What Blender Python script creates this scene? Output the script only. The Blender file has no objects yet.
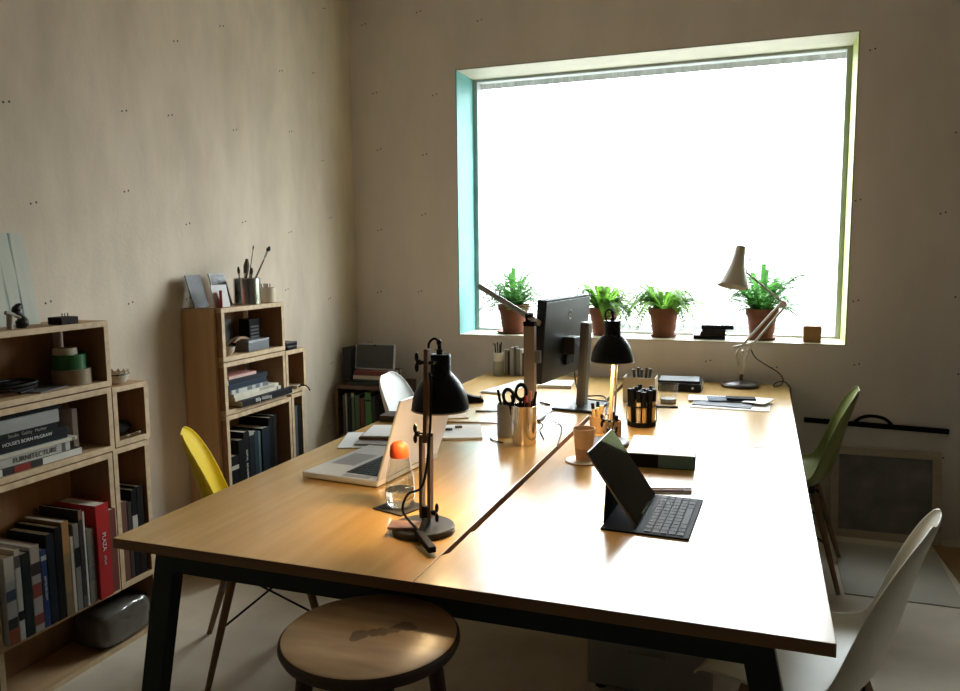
import bpy, bmesh, math, random
from mathutils import Vector as V, Matrix as Mx
SC = bpy.context.scene
COL = SC.collection
rad = math.radians
TZ = 0.735            # table top height

# ------------------------------------------------------------------ materials
MATS = {}
def mat(name, c, rough=.5, metal=0., c2=None, scale=6., stretch=(1,1,1), amt=None, bump=0., spec=.5,
        coat=0., trans=0., ior=1.45, emis=None, estr=0., sheen=0., detail=5.):
    if name in MATS: return MATS[name]
    m = bpy.data.materials.new(name); m.use_nodes = True
    nt = m.node_tree; N = nt.nodes; L = nt.links
    b = N['Principled BSDF']
    b.inputs['Roughness'].default_value = rough; b.inputs['Metallic'].default_value = metal
    b.inputs['Specular IOR Level'].default_value = spec; b.inputs['IOR'].default_value = ior
    b.inputs['Coat Weight'].default_value = coat; b.inputs['Coat Roughness'].default_value = .22
    b.inputs['Transmission Weight'].default_value = trans
    if emis:
        b.inputs['Emission Color'].default_value = (*emis, 1); b.inputs['Emission Strength'].default_value = estr
    if c2 is None: c2 = tuple(x*.86 for x in c)
    tc = N.new('ShaderNodeTexCoord'); mp = N.new('ShaderNodeMapping'); mp.inputs['Scale'].default_value = stretch
    L.new(tc.outputs['Object'], mp.inputs['Vector'])
    nz = N.new('ShaderNodeTexNoise'); nz.inputs['Scale'].default_value = scale; nz.inputs['Detail'].default_value = detail
    L.new(mp.outputs[0], nz.inputs['Vector'])
    rp = N.new('ShaderNodeValToRGB'); e = rp.color_ramp.elements
    e[0].position = .3; e[1].position = .7; e[0].color = (*c2, 1); e[1].color = (*c, 1)
    L.new(nz.outputs['Fac'], rp.inputs['Fac']); L.new(rp.outputs['Color'], b.inputs['Base Color'])
    if bump:
        bp = N.new('ShaderNodeBump'); bp.inputs['Strength'].default_value = bump; bp.inputs['Distance'].default_value = .01
        L.new(nz.outputs['Fac'], bp.inputs['Height']); L.new(bp.outputs[0], b.inputs['Normal'])
    MATS[name] = m
    return m

def math_node(nt, op, a, b=None):
    n = nt.nodes.new('ShaderNodeMath'); n.operation = op
    for i, v in enumerate((a, b)):
        if v is None: continue
        if isinstance(v, (int, float)): n.inputs[i].default_value = v
        else: nt.links.new(v, n.inputs[i])
    return n.outputs[0]

def wall_mat(name, c, c2, axis):
    """raw plaster with broad blotches, fine grain and screw heads in pairs"""
    m = bpy.data.materials.new(name); m.use_nodes = True
    nt = m.node_tree; N = nt.nodes; L = nt.links; b = N['Principled BSDF']
    b.inputs['Roughness'].default_value = .75; b.inputs['Specular IOR Level'].default_value = .25
    tc = N.new('ShaderNodeTexCoord'); P = tc.outputs['Object']
    mp = N.new('ShaderNodeMapping'); mp.inputs['Scale'].default_value = (1.6, 1.6, .55); L.new(P, mp.inputs[0])
    n1 = N.new('ShaderNodeTexNoise'); n1.inputs['Scale'].default_value = 2.2; n1.inputs['Detail'].default_value = 7; n1.inputs['Roughness'].default_value = .6
    L.new(mp.outputs[0], n1.inputs['Vector'])
    r1 = N.new('ShaderNodeValToRGB'); e = r1.color_ramp.elements
    e[0].position = .32; e[1].position = .68; e[0].color = (*c2, 1); e[1].color = (*c, 1)
    L.new(n1.outputs['Fac'], r1.inputs['Fac'])
    n2 = N.new('ShaderNodeTexNoise'); n2.inputs['Scale'].default_value = 60; n2.inputs['Detail'].default_value = 3
    L.new(P, n2.inputs['Vector'])
    # dots
    dots = None
    for off in (0, .022):
        sx = N.new('ShaderNodeSeparateXYZ'); L.new(P, sx.inputs[0])
        cx = N.new('ShaderNodeCombineXYZ')
        L.new(math_node(nt, 'MULTIPLY', math_node(nt, 'ADD', sx.outputs['Y' if axis == 'x' else 'X'], off), 2.6), cx.inputs[0])
        L.new(math_node(nt, 'MULTIPLY', math_node(nt, 'ADD', sx.outputs['Z'], off*.25), 2.6), cx.inputs[1])
        vo = N.new('ShaderNodeTexVoronoi'); vo.voronoi_dimensions = '2D'; vo.inputs['Scale'].default_value = 1.; vo.inputs['Randomness'].default_value = .4
        L.new(cx.outputs[0], vo.inputs['Vector'])
        d = math_node(nt, 'LESS_THAN', vo.outputs['Distance'], .0105)
        dots = d if dots is None else math_node(nt, 'MAXIMUM', dots, d)
    mx = N.new('ShaderNodeMix'); mx.data_type = 'RGBA'
    L.new(dots, mx.inputs['Factor']); L.new(r1.outputs['Color'], mx.inputs['A']); mx.inputs['B'].default_value = (.06, .05, .045, 1)
    L.new(mx.outputs['Result'], b.inputs['Base Color'])
    bp = N.new('ShaderNodeBump'); bp.inputs['Strength'].default_value = .08; bp.inputs['Distance'].default_value = .01
    L.new(n2.outputs['Fac'], bp.inputs['Height']); L.new(bp.outputs[0], b.inputs['Normal'])
    return m

def wood_mat(name, c, c2, axis='y', rough=.5, scale=5., spec=.4, coat=0.):
    st = {'x': (.12, 2, 2), 'y': (2, .12, 2), 'z': (2, 2, .12)}[axis]
    return mat(name, c, rough, 0, c2, scale*2, st, bump=.03, spec=spec, coat=coat, detail=8)

def ply_edge_mat(name):
    """plywood cut edge: fine alternate veneer lines"""
    m = bpy.data.materials.new(name); m.use_nodes = True
    nt = m.node_tree; N = nt.nodes; L = nt.links; b = N['Principled BSDF']
    b.inputs['Roughness'].default_value = .6
    tc = N.new('ShaderNodeTexCoord')
    nz = N.new('ShaderNodeTexNoise'); nz.inputs['Scale'].default_value = 30; L.new(tc.outputs['Object'], nz.inputs['Vector'])
    rp = N.new('ShaderNodeValToRGB'); e = rp.color_ramp.elements
    e[0].color = (.52, .37, .21, 1); e[1].color = (.72, .54, .33, 1); e[0].position = .3; e[1].position = .7
    L.new(nz.outputs['Fac'], rp.inputs['Fac']); L.new(rp.outputs['Color'], b.inputs['Base Color'])
    return m

def leaf_mat(name, c, c2, tr=.5):
    m = bpy.data.materials.new(name); m.use_nodes = True
    nt = m.node_tree; N = nt.nodes; L = nt.links
    for n in list(N):
        if n.type != 'OUTPUT_MATERIAL': N.remove(n)
    out = [n for n in N if n.type == 'OUTPUT_MATERIAL'][0]
    tc = N.new('ShaderNodeTexCoord'); nz = N.new('ShaderNodeTexNoise'); nz.inputs['Scale'].default_value = 18
    L.new(tc.outputs['Object'], nz.inputs['Vector'])
    rp = N.new('ShaderNodeValToRGB'); e = rp.color_ramp.elements
    e[0].position = .35; e[1].position = .65; e[0].color = (*c2, 1); e[1].color = (*c, 1)
    L.new(nz.outputs['Fac'], rp.inputs['Fac'])
    d = N.new('ShaderNodeBsdfPrincipled'); d.inputs['Roughness'].default_value = .45
    t = N.new('ShaderNodeBsdfTranslucent'); mx = N.new('ShaderNodeMixShader'); mx.inputs[0].default_value = tr
    L.new(rp.outputs[0], d.inputs['Base Color']); L.new(rp.outputs[0], t.inputs['Color'])
    L.new(d.outputs[0], mx.inputs[1]); L.new(t.outputs[0], mx.inputs[2]); L.new(mx.outputs[0], out.inputs[0])
    return m

def glass_mat(name, tint=(1, 1, 1), refl=.06, rough=.02, edge=.35):
    """thin clear glass: lets light straight through, mirrors at grazing angles"""
    m = bpy.data.materials.new(name); m.use_nodes = True
    nt = m.node_tree; N = nt.nodes; L = nt.links
    for n in list(N):
        if n.type != 'OUTPUT_MATERIAL': N.remove(n)
    out = [n for n in N if n.type == 'OUTPUT_MATERIAL'][0]
    t = N.new('ShaderNodeBsdfTransparent'); t.inputs[0].default_value = (*tint, 1)
    g = N.new('ShaderNodeBsdfGlossy'); g.inputs['Roughness'].default_value = rough
    lw = N.new('ShaderNodeLayerWeight'); lw.inputs[0].default_value = .25
    f = math_node(nt, 'MULTIPLY_ADD', lw.outputs['Facing'], edge)
    f.node.inputs[2].default_value = refl
    mx = N.new('ShaderNodeMixShader'); L.new(f, mx.inputs[0]); L.new(t.outputs[0], mx.inputs[1]); L.new(g.outputs[0], mx.inputs[2])
    L.new(mx.outputs[0], out.inputs[0])
    return m

# ------------------------------------------------------------------ mesh helper
class MB:
    def __init__(s): s.bm = bmesh.new()
    def _tf(s, vs, M):
        if M is not None:
            for v in vs: v.co = M @ v.co
    def box(s, x0, x1, y0, y1, z0, z1, M=None):
        vs = [s.bm.verts.new(p) for p in ((x0,y0,z0),(x1,y0,z0),(x1,y1,z0),(x0,y1,z0),(x0,y0,z1),(x1,y0,z1),(x1,y1,z1),(x0,y1,z1))]
        for f in ((0,3,2,1),(4,5,6,7),(0,1,5,4),(1,2,6,5),(2,3,7,6),(3,0,4,7)): s.bm.faces.new([vs[i] for i in f])
        s._tf(vs, M); return s
    def cbox(s, c, d, M=None):
        return s.box(c[0]-d[0]/2, c[0]+d[0]/2, c[1]-d[1]/2, c[1]+d[1]/2, c[2]-d[2]/2, c[2]+d[2]/2, M)
    def lathe(s, prof, n=32, M=None, cap0=True, cap1=True):
        """prof: list of (r, z); revolve about local z"""
        rings = []; allv = []
        for r, z in prof:
            ring = [s.bm.verts.new((r*math.cos(2*math.pi*i/n), r*math.sin(2*math.pi*i/n), z)) for i in range(n)]
            rings.append(ring); allv += ring
        for a, b in zip(rings, rings[1:]):
            for i in range(n):
                j = (i+1) % n; s.bm.faces.new((a[i], a[j], b[j], b[i]))
        if cap0: s.bm.faces.new(rings[0][::-1])
        if cap1: s.bm.faces.new(rings[-1])
        s._tf(allv, M); return s
    def cyl(s, p, q, r0, r1=None, n=16):
        p, q = V(p), V(q); d = q-p; L = d.length
        M = Mx.Translation(p) @ d.to_track_quat('Z', 'Y').to_matrix().to_4x4()
        return s.lathe([(r0, 0), (r0 if r1 is None else r1, L)], n, M)
    def tube(s, pts, r, n=8):
        pts = [V(p) for p in pts]; rings = []
        up = V((0, 0, 1))
        prev = None
        for i, p in enumerate(pts):
            t = (pts[min(i+1, len(pts)-1)] - pts[max(i-1, 0)]).normalized()
            if prev is None:
                a = t.cross(up)
                if a.length < 1e-3: a = t.cross(V((1, 0, 0)))
            else:
                a = prev - t*prev.dot(t)
            a.normalize(); prev = a; bb = t.cross(a)
            rr = r[i] if isinstance(r, (list, tuple)) else r
            rings.append([s.bm.verts.new(p + rr*(math.cos(2*math.pi*k/n)*a + math.sin(2*math.pi*k/n)*bb)) for k in range(n)])
        for a, b in zip(rings, rings[1:]):
            for i in range(n):
                j = (i+1) % n; s.bm.faces.new((a[i], a[j], b[j], b[i]))
        s.bm.faces.new(rings[0][::-1]); s.bm.faces.new(rings[-1]); return s
    def prism(s, poly, h0, h1, M=None):
        """polygon in xy extruded z h0..h1"""
        a = [s.bm.verts.new((x, y, h0)) for x, y in poly]; b = [s.bm.verts.new((x, y, h1)) for x, y in poly]
        n = len(poly); s.bm.faces.new(a[::-1]); s.bm.faces.new(b)
        for i in range(n):
            j = (i+1) % n; s.bm.faces.new((a[i], a[j], b[j], b[i]))
        s._tf(a+b, M); return s
    def bar(s, p, q, w, t, up=(0,0,1)):
        """flat bar from p to q: width w along side, thickness t"""
        p, q = V(p), V(q); d = (q-p); L = d.length; d.normalize()
        a = V(up).cross(d); a.normalize(); u = d.cross(a)
        M = Mx.Translation(p) @ Mx((( d.x,a.x,u.x,0),(d.y,a.y,u.y,0),(d.z,a.z,u.z,0),(0,0,0,1)))
        return s.box(0, L, -w/2, w/2, -t/2, t/2, M)
    def ball(s, c, r, sc=(1,1,1), n=16, M=None):
        res = bmesh.ops.create_uvsphere(s.bm, u_segments=n, v_segments=max(6, n//2), radius=r)
        for v in res['verts']: v.co = V((v.co.x*sc[0], v.co.y*sc[1], v.co.z*sc[2])) + V(c)
        s._tf(res['verts'], M); return s
    def torus(s, c, R, r, n=32, k=8, M=None, a0=0., a1=2*math.pi):
        pts = []
        full = abs(a1-a0-2*math.pi) < 1e-6
        rings = []; allv = []
        for i in range(n + (0 if full else 1)):
            t = a0+(a1-a0)*i/n
            ring = []
            for j in range(k):
                u = 2*math.pi*j/k
                ring.append(s.bm.verts.new(V(c)+V(((R+r*math.cos(u))*math.cos(t), (R+r*math.cos(u))*math.sin(t), r*math.sin(u)))))
            rings.append(ring); allv += ring
        pr = list(zip(rings, rings[1:])) + ([(rings[-1], rings[0])] if full else [])
        for a, b in pr:
            for j in range(k):
                l = (j+1) % k; s.bm.faces.new((a[j], a[l], b[l], b[j]))
        if not full: s.bm.faces.new(rings[0]); s.bm.faces.new(rings[-1])
        s._tf(allv, M); return s
    def quad(s, *p):
        s.bm.faces.new([s.bm.verts.new(x) for x in p]); return s
    def build(s, name, m, parent=None, bevel=0., smooth=False, seg=2, subs=0, ang=40):
        me = bpy.data.meshes.new(name)
        bmesh.ops.recalc_face_normals(s.bm, faces=s.bm.faces)
        s.bm.to_mesh(me); s.bm.free()
        o = bpy.data.objects.new(name, me); COL.objects.link(o)
        for mm in (m if isinstance(m, (list, tuple)) else [m]): me.materials.append(mm)
        if smooth:
            for p in me.polygons: p.use_smooth = True
            me.set_sharp_from_angle(angle=rad(ang))
        if bevel:
            md = o.modifiers.new('bevel', 'BEVEL'); md.width = bevel; md.segments = seg; md.limit_method = 'ANGLE'; md.angle_limit = rad(40)
        if subs:
            md = o.modifiers.new('sub', 'SUBSURF'); md.levels = subs; md.render_levels = subs
        if parent: o.parent = parent
        return o

def tag(o, label, cat, group=None):
    o['label'] = label; o['category'] = cat
    if group: o['group'] = group
    return o
def thing(name, label, cat, loc=(0,0,0), rz=0., group=None):
    o = bpy.data.objects.new(name, None); COL.objects.link(o); o.empty_display_size = .05
    o.location = loc; o.rotation_euler = (0, 0, rz)
    return tag(o, label, cat, group)
def struct(o): o['kind'] = 'structure'; return o
def dup(src, loc, rz, label, group=None):
    c = src.copy(); COL.objects.link(c); c.location = loc; c.rotation_euler = (0, 0, rz); c['label'] = label
    if group: c['group'] = group
    for ch in list(src.children):
        d = ch.copy(); COL.objects.link(d); d.parent = c
        for g in list(ch.children):
            h = g.copy(); COL.objects.link(h); h.parent = d
    return c
def text(s, size, M, m, parent, name='title', ext=.0004, ax='CENTER'):
    cu = bpy.data.curves.new('t', 'FONT'); cu.body = s; cu.size = size; cu.extrude = ext; cu.align_x = ax; cu.align_y = 'CENTER'
    o = bpy.data.objects.new('t', cu); COL.objects.link(o)
    bpy.context.view_layer.update()
    me = bpy.data.meshes.new_from_object(o.evaluated_get(bpy.context.evaluated_depsgraph_get()))
    bpy.data.objects.remove(o); bpy.data.curves.remove(cu)
    q = bpy.data.objects.new(name, me); COL.objects.link(q); me.materials.clear(); me.materials.append(m)
    me.transform(M)
    if parent: q.parent = parent
    return q
def frame(o, x, y, z):
    x, y, z = V(x), V(y), V(z)
    return Mx(((x.x,y.x,z.x,o[0]),(x.y,y.y,z.y,o[1]),(x.z,y.z,z.z,o[2]),(0,0,0,1)))
def smoothpts(pts, n=6):
    """Catmull-Rom through pts"""
    P = [V(p) for p in pts]; out = []
    for i in range(len(P)-1):
        a = P[max(i-1,0)]; b = P[i]; c = P[i+1]; d = P[min(i+2,len(P)-1)]
        for k in range(n):
            t = k/n
            out.append(.5*((2*b)+(c-a)*t+(2*a-5*b+4*c-d)*t*t+(3*b-a-3*c+d)*t*t*t))
    out.append(P[-1]); return out

# common materials
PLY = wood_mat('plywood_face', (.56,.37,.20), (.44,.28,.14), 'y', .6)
PLYD = wood_mat('plywood_side_shaded', (.36,.20,.095), (.27,.14,.065), 'z', .6)  # side and back panels darkened to imitate shade inside the crates
PLYE = ply_edge_mat('plywood_edge')
PAPER = mat('paper_white', (.80,.79,.76), .7)
PAGES = mat('book_pages', (.70,.64,.52), .85, c2=(.58,.52,.42), scale=40, stretch=(1,8,1))
BLACK = mat('black_plastic', (.005,.005,.0055), .6, spec=.10)
BLACKM = mat('black_satin_metal', (.006,.0065,.007), .36, .0, spec=.30)
WIRE = mat('black_rubber_cable', (.010,.010,.010), .55, spec=.2)
STEEL = mat('brushed_steel', (.62,.60,.57), .22, 1., c2=(.5,.48,.46), scale=20, stretch=(1,1,.1))
WHITEP = mat('white_plastic', (.80,.80,.78), .35)
TERRA = mat('terracotta', (.22,.075,.038), .8, c2=(.15,.05,.027), scale=10)
SOIL = mat('potting_soil', (.03,.02,.012), .95, scale=60, bump=.4)
INK = mat('printed_white', (.75,.74,.70), .6)
INKD = mat('printed_dark', (.05,.045,.04), .6)

# ------------------------------------------------------------------ setting
XL, XR, YB, YF, ZC = -2.35, 2.3, 4.25, -1.9, 3.25
WX0, WX1, WZ0, WZ1, YG = -1.675, .405, .940, 2.457, 4.55
YO = 4.75
WL = wall_mat('plaster_wall_warm', (.82,.71,.575), (.62,.53,.42), 'x')
WB = wall_mat('plaster_wall_grey', (.82,.745,.675), (.72,.65,.585), 'y')
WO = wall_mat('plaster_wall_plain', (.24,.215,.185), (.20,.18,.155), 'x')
FLOOR = mat('worn_painted_floor', (.80,.71,.57), .6, c2=(.58,.50,.385), scale=3.2, bump=.05, detail=9)
CEIL = mat('white_ceiling', (.62,.60,.56), .8)
struct(MB().box(XL-.1, XR+.1, YF-.1, YO, -.1, 0).build('floor', FLOOR))
struct(MB().box(XL-.1, XR+.1, YF-.1, YO, ZC, ZC+.1).build('ceiling', CEIL))
struct(MB().box(XL-.12, XL, YF-.1, YO, 0, ZC).build('wall_left', WL))
struct(MB().box(XR, XR+.12, YF-.1, YO, 0, ZC).build('wall_right', WO))
struct(MB().box(XL, XR, YF-.12, YF, 0, ZC).build('wall_front', WO))
struct(MB().box(XL, WX0, YB, YO, 0, ZC).box(WX1, XR, YB, YO, 0, ZC).box(WX0, WX1, YB, YO, 0, WZ0).box(WX0, WX1, YB, YO, WZ1, ZC).build('wall_back', WB))
AQUA = mat('aqua_reveal', (.13,.38,.36), .6)  # left reveal tinted aqua
LIME = mat('pale_lime_reveal', (.42,.47,.13), .6)
CREAM = mat('cream_reveal', (.50,.48,.38), .6)
SILL = mat('cream_sill', (.62,.55,.42), .45)
t_ = .006
struct(MB().box(WX0, WX0+t_, YB-.001, YG, WZ0, WZ1).build('trim_1', AQUA))
struct(MB().box(WX1-t_, WX1, YB-.001, YG, WZ0, WZ1).build('trim_2', LIME))
struct(MB().box(WX0+t_, WX1-t_, YB-.001, YG, WZ1-t_, WZ1).build('trim_3', CREAM))
struct(MB().box(WX0+t_, WX1-t_, YB-.004, YG, WZ0, WZ0+t_).build('trim_4', SILL))
SZ = WZ0+t_
win = bpy.data.objects.new('window_1', None); COL.objects.link(win); win['kind'] = 'structure'; win.location = ((WX0+WX1)/2, YG, WZ0)
def wchild(mb, name, m, **k):
    o = mb.build(name, m, None, **k); o.parent = win; o.matrix_parent_inverse = Mx.Translation(win.location).inverted(); return o
ALU = mat('grey_window_frame', (.38,.42,.42), .5)
fr = MB(); fw = .026
a0, a1, b0, b1 = WX0+t_, WX1-t_, SZ, WZ1-t_
fr.box(a0, a0+fw, YG-.03, YG+.03, b0, b1).box(a1-fw, a1, YG-.03, YG+.03, b0, b1).box(a0+fw, a1-fw, YG-.03, YG+.03, b1-fw*.6, b1).box(a0+fw, a1-fw, YG-.03, YG+.03, b0, b0+fw*.5)
wchild(fr, 'window_frame', ALU, bevel=.003)
wchild(MB().box(a0+fw, a1-fw, YG-.004, YG+.004, b0+fw*.5, b1-fw*.6), 'window_pane', glass_mat('window_glass', (.97,1,1), .03, .02, .15))
# ribbed clear-white sheet outside; the daylight of the sky comes through it
lit = bpy.data.materials.new('ribbed_polycarbonate'); lit.use_nodes = True
nt = lit.node_tree; N = nt.nodes; L = nt.links
for n in list(N):
    if n.type != 'OUTPUT_MATERIAL': N.remove(n)
out = [n for n in N if n.type == 'OUTPUT_MATERIAL'][0]
tr_ = N.new('ShaderNodeBsdfTransparent'); tr_.inputs[0].default_value = (.97, .985, 1, 1)
tl_ = N.new('ShaderNodeBsdfTranslucent'); tl_.inputs[0].default_value = (.9, .95, .96, 1)
tc = N.new('ShaderNodeTexCoord'); wv = N.new('ShaderNodeTexWave'); wv.inputs['Scale'].default_value = 14; wv.bands_direction = 'X'
L.new(tc.outputs['Object'], wv.inputs['Vector'])
mx = N.new('ShaderNodeMixShader'); L.new(math_node(nt, 'MULTIPLY', wv.outputs['Fac'], .10), mx.inputs[0])
L.new(tr_.outputs[0], mx.inputs[1]); L.new(tl_.outputs[0], mx.inputs[2]); L.new(mx.outputs[0], out.inputs[0])
def ribs(x0, x1, y, z0, z1, pitch=.02, d=.004):
    mb = MB(); x = x0; n = int((x1-x0)/pitch)
    for i in range(n):
        mb.box(x0+i*pitch, x0+(i+1)*pitch-.002, y, y+d, z0, z1)
    mb.box(x0, x1, y+d, y+d+.004, z0, z1)
    return mb
YS = 4.66
wchild(MB().box(a0, a1, YS, YS+.0005, WZ0+.052, WZ1-.040), 'polycarbonate_sheet', lit)
BAND = mat('grey_ribbed_band', (.62,.66,.67), .5, c2=(.40,.43,.44), scale=30, stretch=(1,1,.05))  # added grey strips standing for the sheet's dimly backlit ends
wchild(ribs(a0, a1, YS-.01, WZ0, WZ0+.05), 'lower_ribbed_band', BAND)
wchild(ribs(a0, a1, YS-.01, WZ1-.038, WZ1), 'upper_ribbed_band', BAND)

SKYS = 30.0
# ------------------------------------------------------------------ camera
cd = bpy.data.cameras.new('camera'); cam = bpy.data.objects.new('camera', cd); COL.objects.link(cam)
yaw, pit, rol, fpx = .348422652, .117299161, .0103424910, 776.834316
f = V((-math.sin(yaw)*math.cos(pit), math.cos(yaw)*math.cos(pit), -math.sin(pit)))
r = V((math.cos(yaw), math.sin(yaw), 0)); d = f.cross(r)
r2 = math.cos(rol)*r + math.sin(rol)*d; d2 = -math.sin(rol)*r + math.cos(rol)*d
cam.matrix_world = Mx(((r2.x,-d2.x,-f.x,0),(r2.y,-d2.y,-f.y,0),(r2.z,-d2.z,-f.z,1.415),(0,0,0,1)))
cd.sensor_width = 36; cd.sensor_fit = 'HORIZONTAL'; cd.lens = fpx/960*36; cd.clip_start = .02
SC.camera = cam

# ------------------------------------------------------------------ table
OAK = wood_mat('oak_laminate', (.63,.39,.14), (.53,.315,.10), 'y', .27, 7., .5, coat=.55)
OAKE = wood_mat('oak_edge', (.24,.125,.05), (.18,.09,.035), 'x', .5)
FRAME = mat('dark_green_grey_steel', (.018,.026,.025), .5, spec=.3)
desk = thing('bench_desk', 'large oak-topped four-person bench desk with dark green-grey steel frame', 'table', (-.66, 2.8, 0))
def dchild(mb, name, m, **k):
    o = mb.build(name, m, None, **k); o.parent = desk; o.matrix_parent_inverse = Mx.Translation((-.66, 2.8, 0)).inverted(); return o
TX0, TXM0, TXM1, TX1 = -1.474, -.669, -.650, .141
TY0, TYS, TY1 = 1.413, 2.817, 4.205
g0 = TXM0 + .0012
for poly in ([(TX0,TY0),(TXM0,TY0),(TXM0,TYS-.0015),(TX0,TYS-.0015)], [(TX0,TYS+.0015),(TXM0,TYS+.0015),(TXM0,TY1),(TX0,TY1)],
             [(g0,TY0),(TX1,TY0),(TX1,TYS-.0015),(TXM1,TYS-.0015),(TXM1,1.74),(TXM1-.006,1.725),(TXM1-.006,1.585),(g0,1.565)], [(TXM1,TYS+.0015),(TX1,TYS+.0015),(TX1,TY1),(TXM1,TY1)]):
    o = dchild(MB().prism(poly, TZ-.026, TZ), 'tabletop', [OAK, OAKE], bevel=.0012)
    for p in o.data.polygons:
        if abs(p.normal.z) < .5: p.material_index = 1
for yy in (1.512, 2.817, 4.13):
    for s, xt in ((-1, -1.385), (1, .008)):
        zt = .69
        xb = xt + s*.22*.69*.9
        w = .062
        pl = [(xt-w/2, zt), (xt+w/2, zt), (xb+w/2, 0), (xb-w/2, 0)]
        M = frame((0, yy, 0), (1,0,0), (0,0,1), (0,-1,0))
        dchild(MB().prism(pl, -.02, .02, M), 'leg', FRAME, bevel=.003)
    dchild(MB().box(-1.385, .008, yy-.0195, yy+.0195, .628, .6895), 'crossbeam', FRAME, bevel=.003)
    for xs in (-1.2, -.8, -.5, -.1):
        dchild(MB().box(xs-.03, xs+.03, yy-.015, yy+.015, .689, TZ-.0262), 'spacer', FRAME)
for xs in (-1.1, -.25):
    dchild(MB().box(xs-.02, xs+.02, 1.53, 4.11, .65, .688), 'rail', FRAME)
dchild(MB().box(-.74, -.58, 1.56, 4.05, .60, .604).box(-.744, -.74, 1.56, 4.05, .60, .66).box(-.58, -.576, 1.56, 4.05, .60, .66), 'cable_tray', wood_mat('tray_board', (.35,.2,.09), (.28,.15,.07)))

# ------------------------------------------------------------------ plywood crates
FX, BX = -2.150, -2.342
PT = .020
def crate(label, y0, y1, z0, z1, back=None, group=None, fx=FX, top=True):
    t = thing('plywood_crate', label, 'crate', (BX, (y0+y1)/2, z0), 0, group)
    D = fx-BX; h = (y1-y0)/2; H = z1-z0
    def edge(o):
        for p in o.data.polygons:
            if p.normal.x > .9: p.material_index = 1
    edge(MB().box(0, D, -h, h, 0, PT).build('bottom_panel', [PLY, PLYE], t, bevel=.001))
    if top: edge(MB().box(0, D, -h, h, H-PT, H).build('top_panel', [PLY, PLYE], t, bevel=.001))
    zt_ = H-PT if top else H
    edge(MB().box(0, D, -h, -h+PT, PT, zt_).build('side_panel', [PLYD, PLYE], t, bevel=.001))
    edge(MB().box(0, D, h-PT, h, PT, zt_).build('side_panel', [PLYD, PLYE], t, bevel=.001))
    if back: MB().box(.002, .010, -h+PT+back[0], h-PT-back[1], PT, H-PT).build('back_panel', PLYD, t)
    return t
g1, g2 = 'plywood crates of the bookcase nearest the camera', 'plywood crates of the bookcase behind the yellow chair'
crate('wide plywood crate on top of the left bookcase, holding green tape', 1.63, 2.105, .966, 1.197, (0, .05), g1)
crate('wide plywood crate holding a flat pile of books under a tape crate', 1.62, 2.100, .734, .962, (0, 0), g1)
crate('small square plywood crate with a black pouch, below the white spiky bowl', 2.104, 2.272, .741, .958, (0, 0), g1)
crate('tall plywood crate of upright books beside the thick red book', 1.600, 2.085, .216, .730, (0, 0), g1)
crate('narrow tall plywood crate of brown and black books, right of the red book', 2.089, 2.258, .216, .737, (0, 0), g1)
crate('lowest plywood crate on the floor holding a plastic-wrapped package', 1.600, 2.262, 0, .2155, (0, 0), g1, fx=-2.152, top=False)
crate('top plywood crate of the far bookcase, under the steel brush tin', 2.713, 3.172, .966, 1.197, (0, .05), g2)
crate('plywood crate with a flat book pile in the far bookcase', 2.713, 3.168, .734, .962, (0, .05), g2)
crate('small plywood crate with a headphone cable, right side of the far bookcase', 3.172, 3.345, .745, .958, None, g2)
crate('tall plywood crate filled with black upright books behind the desk', 2.713, 3.205, .216, .730, (0, 0), g2)
crate('narrow plywood crate at the right end of the black upright books', 3.209, 3.318, .216, .741, None, g2)
crate('lowest plywood crate on the floor behind the yellow chair, under the black books', 2.713, 3.33, 0, .212, (0, 0), g2)
tag(MB().box(BX, -2.178, 2.694, 2.711, 0, 1.193).build('plywood_board', wood_mat('plywood_board_face', (.54,.34,.18), (.42,.25,.125), 'z', .6), bevel=.001), 'tall upright plywood board closing the side of the far bookcase', 'board')

# ------------------------------------------------------------------ books
def bookmat(c, rough=.5): 
    k = 'cover_%d_%d_%d' % tuple(int(x*255) for x in c)
    return mat(k, c, rough, c2=tuple(x*.8 for x in c), scale=9, spec=.13 if max(c) < .1 else .35)
def book(label, x, y, z, h, dd, t, c, flat=False, group=None, spine=None, title=None, tsize=.02, tmat=None, rz=0., lean=0., tb_=None):
    """upright: spine at x facing +x, from y to y+t, standing on z.  flat: length h along +y, thickness t up"""
    o = thing('book', label, 'book', (x, y, z), rz, group)
    if lean: o.rotation_euler = (lean, 0, rz)
    cv = .0022 if t > .012 else .0012
    def bx(mb, x0, x1, t0, t1, h0, h1):
        return mb.box(x0, x1, h0, h1, t0, t1) if flat else mb.box(x0, x1, t0, t1, h0, h1)
    cm = bookmat(c)
    mb = MB(); bx(mb, -dd, 0, 0, cv, 0, h); bx(mb, -dd, 0, t-cv, t, 0, h); bx(mb, -cv, 0, cv, t-cv, 0, h)
    mb.build('cover', cm, o, bevel=.0008)
    bx(MB(), -dd+.004, -cv, cv, t-cv, .003, h-.003).build('pages', PAGES, o)
    if spine:
        for (a, b, sc) in spine:
            mb = MB(); bx(mb, 0, .0006, .001, t-.001, a*h, b*h); mb.build('spine_panel', bookmat(sc), o)
    if title:
        tm = tmat or INK
        for (s, pos, sz) in (title if isinstance(title, list) else [(title, .5, tsize)]):
            if flat: M = frame((.0011, pos*h, t/2), (0,1,0), (0,0,1), (1,0,0))
            else: M = frame((.0011, t/2, pos*h), (0,0,-1), (0,1,0), (1,0,0))
            text(s, sz, M, tm, o)
    return o
G = 'books lying flat in the crate below the tape'
zb = .734+PT+.0005
y0 = 1.648
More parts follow.
